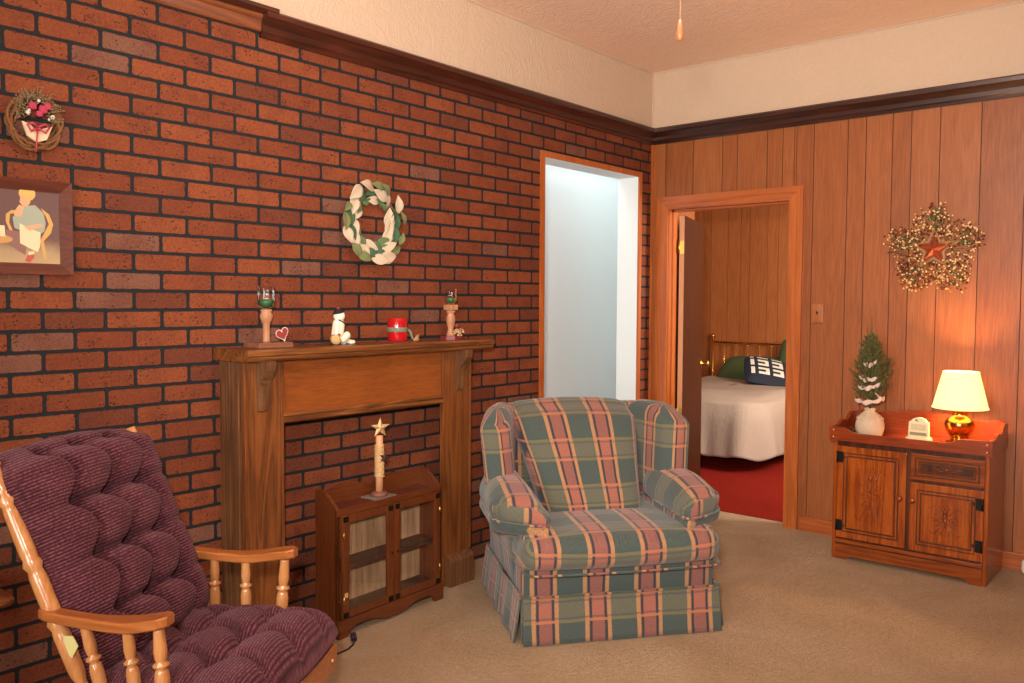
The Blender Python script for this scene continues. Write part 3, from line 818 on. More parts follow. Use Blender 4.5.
pm = [m] + [plain(n_, c_, .4) for n_, c_ in (('print hair', rgb(214, 172, 96)), ('print skin', rgb(220, 164, 122)), ('print smock', rgb(160, 166, 146)), ('print cloth', rgb(224, 208, 168)), ('print cane', rgb(206, 160, 90)), ('print pink', rgb(190, 84, 76)), ('print table', rgb(196, 150, 88)), ('print mauve', rgb(140, 100, 92)))]
b = MB(); yp = -.0125
b.box(X0 + .03, X1 - .03, -.012, -.004, Z0 + .03, Z1 - .03, 0)
px0, pz0 = -.062, 1.533                      # local picture origin: bottom right of the visible art; units m
def pg(pts, mi, lay): b.prism([(x_, z_) for x_, z_ in pts], yp - .0004 * lay, yp + .001, 'y', mi)
def ell(cx, cz, rx, rz, mi, lay, n=20): pg([(cx + rx * math.cos(2 * PI * i / n), cz + rz * math.sin(2 * PI * i / n)) for i in range(n)], mi, lay)
def at(u, v): # crop coordinates 559x683 of region (0,170,90,280) -> metres on the wall
    return (-.0155 - (72.8 - u / 6.21) * .00318, 1.799 - (v / 6.21 - 13.7) * .00342)
def pgc(l, mi, lay): pg([at(*q) for q in l], mi, lay)
pgc([(62, 300), (95, 275), (130, 275), (150, 300), (120, 290), (85, 300), (80, 350), (100, 400), (80, 395), (60, 345)], 5, 1)
pgc([(270, 250), (320, 285), (345, 345), (330, 400), (285, 450), (300, 560), (285, 560), (262, 450), (300, 380), (318, 345), (300, 300)], 5, 1)
pgc([(150, 250), (235, 235), (285, 280), (298, 340), (290, 390), (250, 420), (160, 400), (110, 380), (100, 320)], 3, 2)
pgc([(140, 350), (200, 380), (265, 400), (262, 480), (245, 520), (200, 500), (140, 470)], 4, 3)
pgc([(105, 290), (140, 240), (170, 250), (150, 310), (115, 310)], 2, 4); pgc([(165, 370), (270, 345), (280, 362), (200, 392)], 2, 4)
ell(*at(180, 212), .014, .017, 2, 4); ell(*at(188, 170), .0255, .024, 1, 5); pgc([(150, 190), (170, 185), (200, 230), (185, 250), (160, 245), (142, 225)], 2, 6)
pgc([(60, 395), (140, 400), (180, 480), (170, 540), (60, 470)], 8, 2); pgc([(185, 540), (225, 530), (222, 555), (195, 585), (170, 575)], 6, 4); pgc([(188, 520), (225, 515), (225, 532), (190, 540)], 4, 5)
ell(*at(20, 450), .04, .014, 7, 3); pgc([(22, 370), (52, 370), (55, 435), (22, 435)], 4, 4)
b.build('print', pm, pf)

# ------------------------------------------------------------------ display cabinet
O = (.889, -.306); TH = math.radians(2.627)
dc = thing('display_cabinet', 'small walnut display cabinet with two glass doors between the mantel legs', 'cabinet', (O[0], O[1], 0), TH)
W, D, H = .628, .135, .538
b = MB()
side = [(0, .0), (D, .0), (D, .612), (D - .03, .61), (D - .06, .603), (.028, .566), (.008, .55), (0, .538)]
for x in (0, W - .016):
    b = MB(); b.prism([(y_, z_) for y_, z_ in side], x, x + .016, 'x'); b.build('side_panel', M_WALNUT, dc)
bk = [(0, .53)] + [(W * i / 40, .592 + .03 * math.sin(PI * ((i / 20) % 1)) ** 1.0 + (.012 if 8 < i < 32 else 0) * 0) for i in range(41)] + [(W, .53)]
MB().prism([(.016, .53)] + [(.016 + (W - .032) * i / 40, .578 + .034 * abs(math.sin(PI * i / 20))) for i in range(41)] + [(W - .016, .53)], D - .012, D, 'y').build('gallery_back', M_WALNUTX, dc)
MB().box(.016, W - .016, 0, D - .012, .52, .532).build('cabinet_top', M_WALNUTX, dc)
MB().box(.016, W - .016, D - .014, D, .06, .52).build('backboard', M_WALIN, dc)
MB().box(.016, W - .016, .012, D - .014, .275, .292).build('shelf', M_SHELFD, dc)
MB().box(.016, W - .016, .012, D - .014, .078, .094).build('bottom_board', M_SHELFD, dc)
P = [(0, 0), (.05, 0), (.06, .022), (.085, .036), (.14, .04), (.2, .035), (.25, .018), (.28, .012), (.35, .012), (.38, .018), (.43, .035), (.49, .04), (.545, .036), (.57, .022), (.58, 0), (.634, 0), (.634, .078), (0, .078)]
MB().prism(P, -.012, .004, 'y').build('plinth', M_WALNUTX, dc)
b = MB(); b.box(0, W, -.002, .012, .512, .54, bev=.002); b.box(0, .016, -.0, .01, .078, .512); b.box(W - .016, W, 0, .01, .078, .512)
b.build('face_frame', M_WALNUTX, dc)
def glass_door(x0, x1, hs):
    b = MB(); z0, z1 = .082, .512; f = .036; y0, y1 = -.016, -.001
    b.box(x0, x0 + f, y0, y1, z0, z1, bev=.002); b.box(x1 - f, x1, y0, y1, z0, z1, bev=.002)
    b.box(x0 + f, x1 - f, y0 + .001, y1, z0, z0 + .03, bev=.001); b.box(x0 + f, x1 - f, y0 + .001, y1, z1 - .03, z1, bev=.001)
    d = b.build('door', M_WALNUT, dc)
    MB().box(x0 + f - .003, x1 - f + .003, -.009, -.007, z0 + .027, z1 - .027).build('pane', M_GLASSC, d)
    for xx in (x0 + .018, x1 - .018):
        for zz in (z0 + .014, z1 - .014):
            b = MB(); b.box(xx - .013, xx + .013, y0 - .002, y0, zz - .011, zz + .011); b.ball((xx, y0 - .003, zz), .004, 8); b.build('corner_bracket', M_BLACKM, d)
    for zz in (.16, .43):
        b = MB(); b.lathe([(.004, 0), (.004, .03)], 8, M=T(hs, y0 - .002, zz - .015)); b.build('hinge', M_BRASSD, d)
    return d
dl = glass_door(.018, .309, .024); dr = glass_door(.315, W - .018, W - .024)
for xk, dd_ in ((.296, dl), (.33, dr)): b = MB(); b.ball((xk, -.021, .3), .005, 8); b.build('catch_knob', M_BLACKM, dd_)
MB().box(.028, .046, -.0175, -.016, .17, .19).build('price_sticker', plain('tan sticker', rgb(196, 150, 104), .7), dl)
MB().box(.245, .375, .03, .125, .532, .5365, bev=.001).build('stone_tile', plain('grey slate tile', rgb(122, 112, 104), .6, mott=.15), label='flat grey tile under the star topped candle', cat='tile', loc=(O[0] + .0, O[1], 0), rot=(0, 0, TH))
# tiles inlaid lines on the top (darker leather like squares)
M_INL = plain('dark red brown inlay', rgb(92, 44, 30), .45, mott=.2)
for xa, xb in ((.03, .12), (.128, .238), (.385, .49), (.498, .6)): MB().box(xa, xb, .03, .118, .5318, .5335).build('top_inlay', M_INL, dc)

# star-topped stick
sx, sy = O[0] + .31 * math.cos(TH) - .075 * math.sin(TH), O[1] + .31 * math.sin(TH) + .075 * math.cos(TH)
st = thing('star_candlestick', 'slim wooden candle post topped with a tin star standing on the display cabinet', 'ornament', (sx, sy, .537))
b = MB(); b.lathe([(.036, 0), (.038, .004), (.036, .014), (.028, .019), (.001, .02)], 20); b.build('base', plain('brown clay foot', rgb(124, 74, 58), .6), st)
b = MB(); b.lathe([(.0165, .02), (.017, .12), (.0165, .25), (.0155, .268), (.001, .27)], 18); b.build('post', wood('peach wood post', rgb(190, 128, 88), rgb(214, 152, 110), rgb(224, 168, 128), 'z', .5, cath=.2), st)
b = MB(); random.seed(3)
for k in range(26):
    z = .085 + k * .0056
    b.tube([((.0195 + random.uniform(-.001, .002)) * math.cos(a), (.0195 + random.uniform(-.001, .0015)) * math.sin(a), z + random.uniform(-.003, .003)) for a in [2 * PI * q / 12 for q in range(12)]], .0028, 5, closed=True)
b.build('raffia_wrap', plain('raffia', rgb(206, 168, 116), .85), st)
face = Rz(math.radians(-22))
b = MB(); star3d(b, .046, .019, .012, T(.004, -.002, .302) @ face); b.build('tin_star', plain('pale tin star', rgb(206, 170, 120), .4, .5), st)
b = MB(); star3d(b, .03, .012, .008, T(.008, -.026, .17) @ face @ Ry(.3)); b.build('rusty_star', plain('rusty star', rgb(70, 44, 34), .5, .5), st)

# plug and cord
b = MB(); b.tube([(.60, -.43, .006), (.70, -.425, .006), (.78, -.43, .006), (.85, -.425, .006), (.895, -.405, .007), (.915, -.385, .012)], .0035, 8)
cd = b.build('power_cord', plain('black cord', rgb(30, 24, 30), .5), label='thin black power cord ending in a plug on the carpet by the display cabinet', cat='cord')
b = MB(); b.box(-.012, .012, 0, .032, -.01, .012, bev=.004); b.box(-.008, -.006, .032, .048, -.003, .003); b.box(.006, .008, .032, .048, -.003, .003)
b.build('plug', plain('dark plug', rgb(40, 28, 48), .5), cd, loc=(.915, -.385, .014), rot=(.3, 0, -.5))
# ------------------------------------------------------------------ wing armchair
random.seed(21)
ac = thing('wing_armchair', 'green and rose plaid wing armchair with skirt and rolled arms', 'armchair', (1.679, -1.197, 0), math.radians(-37.4))
def sm(x, a, b):
    k = max(0, min(1, (x - a) / (b - a))); return k * k * (3 - 2 * k)
def welt(pts, parent, closed=False, r=.0055):
    b = MB(); b.tube(pts, r, 8, closed=closed); o = b.build('welt', M_PLAID, parent, boxuv=True); return o
# lower body
b = MB(); b.soft(.85, .78, .30, .03, (14, 14, 6), lambda p, q: (p[0], p[1] + .43, p[2] + .30))
b.build('seat_base', M_PLAID, ac, boxuv=True)
# side bodies under the arms
for s in (-1, 1):
    b = MB(); b.soft(.10, .60, .33, .04, (6, 14, 8), lambda p, q: (s * (.39 + .02 * q[2]) + p[0], p[1] + .47, p[2] + .33))
    b.build('side_body', M_PLAID, ac, boxuv=True)
# skirt panels
def panel(P0, P1, nrm, amp, nw, ph, taper0=.012, taper1=.012):
    b = MB(); P0 = Vector(P0); P1 = Vector(P1); nrm = Vector(nrm); L = (P1 - P0).length
    def f(u, v):
        k = v                                 # 0 top, 1 bottom
        uu = u + 0 * k
        base = P0.lerp(P1, -.0 + u) + nrm * (.004 + .024 * k + amp * k * math.sin(u * nw * 2 * PI + ph))
        e = (taper0 * (1 - u) - taper1 * u) * k / L
        base = base + (P1 - P0) * e
        return (base.x, base.y, .192 * (1 - v) + .004)
    b.grid(f, 90, 8)
    o = b.build('skirt_panel', M_PLAID, ac, boxuv=True)
    md = o.modifiers.new('s', 'SOLIDIFY'); md.thickness = .006
    return o
panel((-.428, .022, 0), (.432, .022, 0), (0, -1, 0), .0022, 2.5, 0, -.004, -.004)
panel((-.432, .81, 0), (-.432, .04, 0), (-1, 0, 0), .006, 4.3, 1, 0, 0)
panel((.436, .045, 0), (.436, .81, 0), (1, 0, 0), .009, 4.3, .5, 0, 0)
panel((.43, .822, 0), (-.43, .822, 0), (0, 1, 0), .008, 4, 0, 0, 0)
b = MB()
for s in (-1, 1): b.grid(lambda u, v: (s * (.412 + .02 * u + .02 * v * (1 - u)), .03 + .02 * u - .006 * v + .006 * math.sin(u * 9), .19 * (1 - v) + .004), 10, 6)
b.build('corner_pleat', M_PLAID, ac, boxuv=True)
welt([(-.434, .4, .195), (-.434, .06, .195), (-.43, .02, .195), (-.4, .012, .195), (0, .01, .195), (.41, .012, .195), (.434, .02, .195), (.438, .06, .195), (.438, .4, .195)], ac, r=.005)
# T seat cushion
def cush(p, q):
    x, y, z = p
    z *= 1 - .10 * (q[0] ** 2) - .03
    top = q[2] > 0
    zz = z + .368
    if z > 0: zz += .02 * (1 - q[0] ** 2) * (1 - q[1] ** 2)
    y2 = y + .27
    if q[1] < -.2: y2 -= .016 * (1 - q[0] ** 2) * (1 - .5 * q[2] ** 2)
    return (x, y2, zz)
qs = []
b = MB(); b.soft(.875, .575, .148, (.05, .06, .062), (26, 18, 12), cush, qs=qs)
sc_ = b.build('seat_cushion', M_PLAID, ac, uvf=lambda c, q, n: (c.x + (c.z - .44) * .8 * (max(0, abs(q[0]) - .9) / .1) * (1 if c.x > 0 else -1) * -1, c.z - c.y), qs=qs)
P = []
for i in range(25):
    x = -.424 + .848 * i / 24; P.append((x, -.03 - .013 * (1 - (x / .43) ** 2) + .03 * max(0, abs(x) / .43 - .93) / .07, .297 + .004 * abs(x)))
welt([(-.425, .3, .30), (-.428, .1, .299)] + P + [(.425, .1, .299), (.422, .3, .30)], ac, r=.005)
# back cushion
def backf(p, q):
    x, y, z = p
    k = (q[2] + 1) / 2
    w = .235 + .095 * k ** 1.2
    X = x / .30 * w
    Z = .40 + .52 * k + (p[2] - (-.26 + .52 * k)) * 1.0
    Z += .026 * (k ** 3) * (1 - (abs(q[0]) ** 2.4)) - .022 * k; X -= .028 * k
    yf = .36 + .30 * k + .03 * sm(k, .85, 1)
    bulge = (1 - q[0] ** 4) * (.03 * math.sin(PI * min(1, k * 1.02)) + .025 * math.exp(-((k - .18) / .16) ** 2))
    Y = yf + (y + .09) - (bulge if q[1] < 0 else 0)
    return (X, Y, Z)
qs = []
b = MB(); b.soft(.60, .18, .52, (.07, .075, .07), (26, 10, 26), backf, qs=qs)
b.build('back_cushion', M_PLAID, ac, uvf=lambda c, q, n: (.30 * q[0] * 1.05 + .004, .52 * (q[2] + 1) / 2 * 1.12 + .44 + max(0, c.y - .70) * (1 if q[2] > .9 else 0)), qs=qs)
# outer back
b = MB(); b.soft(.80, .10, .72, .04, (10, 6, 14), lambda p, q: (p[0] * (1 + .03 * q[2]), .76 + p[1] + .035 * q[2], .54 + p[2]))
b.build('outer_back', M_PLAID, ac, boxuv=True)
for s in (-1, 1):
    # wing: curls outward to the front
    def wingf(p, q):
        x, y, z = p
        ky = (q[1] + 1) / 2; kz = (q[2] + 1) / 2       # ky 0 front
        Y = .375 + .36 * ky + (y - (-.18 + .36 * ky))
        Z = .50 + .42 * kz + (z - (-.21 + .42 * kz))
        Y += .05 * kz * (1 - ky)                          # front edge leans back with height
        Z -= .055 * (1 - sm(ky, 0, .5)) * kz ** 2
        Xc = .345 + .085 * (1 - ky) ** .8 + .035 * kz * (1 - ky)
        th = 1.0 + .25 * (1 - ky)
        return (s * (Xc - .012 + x * th) - .028, Y, Z)
    def wu(q):                       # unrolled distance round the wing, front edge = 0
        a = math.atan2(q[0] * .6, -(q[1] + .25)) 
        if a < -2.9: a = -2.9
        return s * (.04 + .14 * a) + .07
    qs = []
    b = MB(); b.soft(.115, .36, .42, (.055, .06, .07), (8, 16, 18), wingf, qs=qs)
    w_ = b.build('wing', M_PLAID, ac, uvf=lambda c, q, n: (wu(q), c.z + .02), qs=qs)
    P = []
    for i in range(17):
        kz = i / 16; z = .53 + .355 * kz; pass
    # arm: domed pad with flared front, flat underside
    def armf(p, q):
        x, y, z = p
        ky = (q[1] + 1) / 2
        xx = x * (1.0 - .12 * ky); Z = z + .525
        if z > -.05: Z = .465 + (z + .055) * (1.0)
        dome = .018 * (1 - q[0] ** 2) if q[2] > 0 else 0
        Z += dome - .03 * (1 - sm(ky, 0, .45)) * max(0, q[2]) + .02 * ky * max(0, q[2])
        Z += .015 * q[0] * (1 - ky)
        Y = y + .33 + (q[0] * .055 + .01) * (1 - ky) * 1.2 
        X = s * (.398 + xx + .010 * (1 - ky)) - .014
        return (X, Y, Z)
    qs = []
    b = MB(); b.soft(.235, .53, .15, (.085, .06, .072), (14, 18, 10), armf, qs=qs)
    def au(c, q, n):
        if n.y < -.72: return (c.x * 1.0 + .02, c.z + .05)
        side = max(0, .55 - c.z)
        return (s * (q[0] * .10 + (1 if q[0] > 0 else -1) * side * sm(abs(q[0]), .3, .9)) + .345 * s, c.y + .03)
    a_ = b.build('arm_pad', M_PLAID, ac, uvf=au, qs=qs)
    # underside roll of the arm
    b = MB(); b.soft(.225, .50, .075, (.03, .04, .035), (10, 16, 6), lambda p, q: (-.014 + s * (.400 + p[0] * (1 - .1 * (q[1] + 1) / 2) + .01 * (1 - q[1]) / 2 * 1), p[1] + .335 + (q[0] * .055) * (1 - (q[1] + 1) / 2) * 1.2, .463 + p[2] + .012 * q[0] * (1 - (q[1] + 1) / 2)))
    b.build('arm_underside', M_PLAID, ac, uvf=lambda c, q, n: (c.y * .9 - abs(c.x) * .3, c.z))
    P = []
    pts = [(-.102, .52), (-.108, .25), (-.108, .10), (-.098, .040), (-.06, .040), (0, .066), (.06, .098), (.096, .134), (.108, .17), (.106, .3), (.100, .45), (.09, .56)]
    for dx, y in pts: P.append((s * (.402 + dx) - .014, y - .0, .482 + .05 * max(0, dx) * (1 if y < .4 else .3)))
    welt(P, ac, r=.0055)

# ------------------------------------------------------------------ rocking chair
rk = thing('rocking_chair', 'maple glider rocking chair with tufted burgundy corduroy cushions', 'rocking chair', (-.092, -.821, 0), math.radians(30))
def turned(p, q, r, parent, name='spindle', beads=((.33, 1), (.66, 1)), m=None, seg=16):
    L = (Vector(q) - Vector(p)).length; n = 48; prof = []
    for i in range(n + 1):
        t_ = i / n; rr = r * (.72 + .28 * math.sin(PI * t_) )
        for (bp, bk) in beads:
            d = abs(t_ - bp) * L
            if d < .006: rr = r * 1.12 * bk
            elif d < .010: rr = r * .62
            elif d < .03: rr *= .80 + .2 * (d - .01) / .02
        prof.append((rr, t_ * L))
    prof = [(.0008, 0)] + prof + [(.0008, L)]
    b = MB(); b.lathe(prof, seg, M=align(p, q)); return b.build(name, m or M_MAPLE, parent)
for s in (-1, 1):
    turned((s * .285, .0, .30), (s * .283, .314, .992), .0215, rk, 'back_post', beads=((.2, 1), (.42, 1), (.62, 1), (.86, 1)))
    # arm rest
    b = MB()
    def arm_outline():
        top = []
        for i in range(21):
            k = i / 20; y = .165 - (.41 if s > 0 else .355) * k
            cx = .292 + .006 * math.sin(PI * k); wd = .022 + .013 * sm(k, .35, .8)
            if k > .93: wd *= math.sqrt(max(0, 1 - ((k - .93) / .07) ** 2 * .8))
            if k < .05: wd *= .7 + .3 * k / .05
            top.append((cx, wd, y))
        return top
    A = arm_outline(); Lr = []
    for cx, wd, y in A:
        k = (.165 - y) / .385; zt = (.618 if s > 0 else .628) + .0 * k - .012 * math.sin(PI * k) + .012 * sm(k, .6, 1)
        th_ = .026
        ring = [(-wd, zt - .004), (-wd + .004, zt), (wd - .004, zt), (wd, zt - .004), (wd, zt - th_ + .004), (wd - .004, zt - th_), (-wd + .004, zt - th_), (-wd, zt - th_ + .004)]
        Lr.append([(s * (cx + dx), y, z) for dx, z in ring])
    vs = [v for r_ in Lr for v in r_]; fs = []
    for i in range(len(Lr) - 1):
        for k in range(8): fs.append((i * 8 + k, i * 8 + (k + 1) % 8, (i + 1) * 8 + (k + 1) % 8, (i + 1) * 8 + k))
    fs += [tuple(range(8)), tuple(range(len(vs) - 8, len(vs)))]
    b.add(vs, fs); ar = b.build('armrest', M_MAPLED, rk)
    for yt, yb in (((.05, -.02), (-.068, -.10), (-.155, -.17)) if s < 0 else ((.028, .028), (-.078, -.078), (-.21, -.19))):
        turned((s * .287, yb, .335), (s * .289, yt, .597), .0165 if yt > -.15 else .0185, rk, 'spindle', beads=((.12, 1), (.66, 1)))
    b = MB(); b.box(s * .285 - .02, s * .285 + .02, -.375, .09, .285, .335, bev=.006); b.build('side_rail', M_MAPLED, rk)
    # glider base: runner on the carpet, two uprights
    b = MB(); b.box(s * .25 - .025, s * .25 + .025, -.36, .34, .0, .04, bev=.01); b.build('base_runner', M_MAPLED, rk)
    for yy in (-.25, .2):
        b = MB(); b.box(s * .25 - .02, s * .25 + .02, yy - .03, yy + .03, .04, .24, bev=.006); b.box(s * .25 - .008, s * .25 + .008, yy - .012, yy + .012, .2, .3, bev=.003)
        b.build('glider_leg', M_MAPLED, rk)
b = MB(); b.box(-.285, .285, -.375, -.345, .262, .338, bev=.006); fr_ = b.build('front_rail', M_MAPLED, rk)
b = MB(); b.lathe([(.001, 0), (.006, .0), (.005, .004), (.001, .005)], 12, M=T(.262, -.375, .30) @ Rx(PI / 2)); b.build('screw_cap', plain('pale screw plug', rgb(216, 170, 116), .5), fr_)
b = MB(); b.box(-.285, .285, .05, .08, .27, .325, bev=.006); b.build('rear_rail', M_MAPLED, rk)
b = MB(); b.box(-.23, .23, -.02, .02, .04, .08, bev=.006); b.build('cross_bar', M_MAPLED, rk)
b = MB(); b.soft(.58, .03, .06, .012, (14, 3, 4), lambda p, q: (p[0], .318 + p[1], .955 + p[2])); b.build('top_slat', M_MAPLE, rk)
for xx in (-.18, -.09, 0, .09, .18):
    b = MB(); b.tube([(xx, .075, .33), (xx, .28, .93)], .009, 8); b.build('back_spindle', M_MAPLE, rk)

def tufted(W, L, T0, rows, cols, nu, nv, shape, name, rowoff=.0, edge=5, vo=0):
    """cushion over (u across, v along); shape maps (x, y along, height) into the chair"""
    b = MB(); uvs = []
    def H(u, v):
        cu = u * cols; rv = v * rows
        du = abs(cu - round(cu)); dv = abs(rv - round(rv))
        iu = 0 < round(cu) < cols; iv = 0 < round(rv) < rows
        wob = .06 * math.sin(7 * u + 11 * v)
        h = 1.0
        cu2 = cu + .10 * math.sin(2 * PI * rv + 1.2); du = abs(cu2 - round(cu2)); iu = 0 < round(cu2) < cols - .2
        tn = math.exp(-((du * du + dv * dv) / .028)) if (iu and iv) else 0
        if iu: h -= .26 * math.exp(-(du / .10) ** 2)
        outer = u < 1 / cols or u > 1 - 1 / cols
        if iv: h -= (.10 if outer else .24) * math.exp(-(dv / .09) ** 2)
        h -= .52 * tn
        h += .10 * (math.cos(2 * PI * (cu2 - .5)) * .5 + math.cos(2 * PI * (rv - .5)) * .5) * (0 if outer else 1)
        e = max(0, 1 - abs(2 * u - 1) ** edge) ** .5 * max(0, 1 - abs(2 * v - 1) ** (edge + 3)) ** .5
        return h * e, e
    for side in (0, 1):
        def f(u, v, side=side):
            h, e = H(u, v)
            x = (u - .5) * W; y = v * L
            z = T0 * h if side == 0 else -.035 * e
            return shape(x, y, z, u, v)
        b.grid(f, nu, nv)
    me = b
    o = b.build(name, M_CORD, rk, fix=False)
    uv = o.data.uv_layers.new(name='UVMap')
    n1 = (nu + 1) * (nv + 1)
    for p in o.data.polygons:
        for li in p.loop_indices:
            k = o.data.loops[li].vertex_index % n1
            uv.data[li].uv = ((k // (nv + 1)) / nu * W, (k % (nv + 1)) / nv * L)
    bm = bmesh.new(); bm.from_mesh(o.data); bmesh.ops.remove_doubles(bm, verts=bm.verts[:], dist=.0002); bmesh.ops.recalc_face_normals(bm, faces=bm.faces[:]); bm.to_mesh(o.data); bm.free()
    for p in o.data.polygons: p.use_smooth = True
    return o
# back: leans from the seat to the top rail
def bshape(x, y, h, u, v):
    # y runs 0 (seat) .. L (top)
    a = math.radians(24)
    w = 1 - .10 * math.cos(PI * min(1, v * 1.0)) * 0 + .06 * sm(v, .5, .85) - .10 * sm(v, .85, 1) * abs(2 * u - 1) ** 2
    base = Vector((x * w, .06 + y * math.sin(a), .42 + y * math.cos(a)))
    n = Vector((0, -math.cos(a), math.sin(a)))
    curl = .05 * sm(v, .88, 1)
    base += Vector((0, .05, -.035)) * sm(v, .86, 1)
    base.z += .018 * math.sin(PI * u) * sm(v, .8, 1)
    return tuple(base + n * (h - .01))
tufted(.55, .655, .125, 4.35, 4, 96, 110, bshape, 'back_cushion', vo=.0)
def sshape(x, y, h, u, v):
    # y 0 = front
    w = 1.06 - .05 * v
    Y = -.378 + y; z = .368 + h
    Y += -.02 * (1 - abs(2 * u - 1) ** 2) * (1 - v)
    z += -.012 * sm(v, .4, 1) 
    return (x * w, Y, z)
tufted(.59, .475, .115, 3, 3.6, 96, 90, sshape, 'seat_cushion', edge=6)
b = MB(); b.prism([(-.026, .0), (-.008, -.032), (.017, -.009), (.015, .024), (-.012, .024)], -.001, .001, 'x', M=T(-.300, .085, .540)); b.build('paper_tag', plain('yellowish paper tag', rgb(206, 198, 130), .7), rk)

# corner of a low side table by the wall at the far left
tb = thing('side_table', 'orange brown side table corner showing beside the brick wall left of the rocking chair', 'table', (-.655, -.24, 0))
b = MB(); b.soft(.62, .34, .026, .012, (12, 8, 3)); b.build('table_top', M_MAPLED, tb, loc=(0, 0, .525))
for x in (-.26, .10):
    for y in (-.12, .12): turned((x, y, 0), (x, y, .512), .016, tb, 'leg', beads=((.3, 1), (.75, 1)), m=M_MAPLED)
# ------------------------------------------------------------------ dry sink cabinet by the panelling
CX, CY0, CY1, BXK = 3.40, -1.435, -2.195, 3.765
sb = thing('sideboard', 'amber pine dry sink cabinet with carved doors standing against the panelled wall', 'cabinet', (3.6, -1.815, 0))
def SB(b, name, m, parent=sb, **kw):
    b.v = [(x - 3.6, y + 1.815, z) for x, y, z in b.v]; return b.build(name, m, parent, **kw)
for y in (CY0, CY1 + .02):
    b = MB(); b.box(CX, BXK, y - .02, y, 0, .70, bev=.002); SB(b, 'side_panel', M_PINE)
b = MB(); b.box(CX + .006, CX + .02, CY1 + .02, CY0 - .02, .02, .66); b.box(BXK - .01, BXK, CY1 + .02, CY0 - .02, .05, .66); b.box(CX + .02, BXK - .01, CY1 + .02, CY0 - .02, .09, .105); SB(b, 'carcass', M_PINED)
b = MB(); b.prism([(CY1 + .02, .0), (CY1 + .07, 0), (CY1 + .10, .022), (CY0 - .10, .022), (CY0 - .07, 0), (CY0 - .02, 0), (CY0 - .02, .084), (CY1 + .02, .084)], CX - .004, CX + .012, 'x')
SB(b, 'plinth', M_PINEX)
b = MB(); b.box(CX - .008, CX + .006, CY1 + .02, CY0 - .02, .090, .112, bev=.004); SB(b, 'base_moulding', M_PINEX)
def raised(y0, y1, z0, z1, bw, name, m, carve, dark=True):
    """frame and panel front facing -x ; y0<y1"""
    fx0 = CX - .012
    b = MB(); b.box(fx0, CX + .006, y0, y1, z0, z1, bev=.004)
    d = SB(b, name, m)
    b = MB()
    # routed dark moulding ring
    yy0, yy1, zz0, zz1 = y0 + bw, y1 - bw, z0 + bw, z1 - bw
    for k, (o_, xx) in enumerate(((0, .0045), (.016, .0045))):
        a0, a1, c0, c1 = yy0 + o_, yy1 - o_, zz0 + o_, zz1 - o_; w_ = .006
        b.box(fx0 - xx, fx0 + .001, a0, a1, c0, c0 + w_, bev=.002); b.box(fx0 - xx, fx0 + .001, a0, a1, c1 - w_, c1, bev=.002)
        b.box(fx0 - xx, fx0 + .001, a0, a0 + w_, c0, c1, bev=.002); b.box(fx0 - xx, fx0 + .001, a1 - w_, a1, c0, c1, bev=.002)
    b.v = [(x - 3.6, y + 1.815, z) for x, y, z in b.v]; b.build('moulding', M_PINED, d)
    b = MB(); b.box(fx0 - .006, fx0, yy0 + .026, yy1 - .026, zz0 + .026, zz1 - .026, bev=.005)
    b.v = [(x - 3.6, y + 1.815, z) for x, y, z in b.v]; b.build('panel', M_PINE if dark else M_PINED, d)
    b = MB(); yc, zc = (y0 + y1) / 2, (z0 + z1) / 2; hh, ww = carve
    X = fx0 - .0075
    def cv(pts, r=.0022):
        for s in (-1, 1): b.tube([(X, yc + s * p_, zc + q_) for p_, q_ in pts], [r * .5, r, r, r * .5] if len(pts) == 4 else r, 6)
    if hh > .06:
        for t_ in (1, -1):
            cv([(.0, .0), (ww * .25, t_ * hh * .45), (ww * .7, t_ * hh * .95), (ww, t_ * hh * .8)])
            cv([(.006, t_ * hh * .3), (ww * .15, t_ * hh * .7), (ww * .3, t_ * hh * .9), (ww * .12, t_ * hh)])
            cv([(.01, t_ * hh * .12), (ww * .3, t_ * hh * .2), (ww * .6, t_ * hh * .42), (ww * .75, t_ * hh * .3)])
            cv([(.012, t_ * .01), (ww * .35, t_ * hh * .08), (ww * .6, t_ * hh * .02), (ww * .8, t_ * hh * .12)])
        b.tube([(X, yc, zc - hh * .5), (X, yc, zc + hh * .9)], [.0015, .003], 6)
        b.ball((X, yc, zc + hh * .62), .009, 8, sc=(.4, 1, 1.4)); b.ball((X, yc, zc), .009, 8, sc=(.4, 1, 1.6))
    else:
        cv([(0, .006), (ww * .3, -.01), (ww * .6, .008), (ww, -.006)]); cv([(.0, -.008), (ww * .2, .012), (ww * .45, -.004), (ww * .7, .004)])
        b.ball((X, yc, zc), .008, 8, sc=(.4, 1.4, 1))
    b.v = [(x - 3.6, y + 1.815, z) for x, y, z in b.v]; b.build('carving', M_TRAY, d)
    return d
ld = raised(-1.815, -1.46, .122, .625, .034, 'door', M_PINE, (.15, .075))
rd = raised(-2.178, -1.835, .122, .478, .034, 'door', M_PINE, (.075, .075))
dw = raised(-2.178, -1.835, .492, .63, .022, 'drawer', M_PINEX, (.02, .09), False)
for d_, yk in ((ld, -1.79), (rd, -1.853)):
    b = MB(); b.lathe([(.006, 0), (.006, .012), (.014, .018), (.016, .026), (.010, .033), (.001, .034)], 16, M=T(CX - .012, yk, .386) @ Ry(-PI / 2)); SB(b, 'knob', M_TRAY, d_)
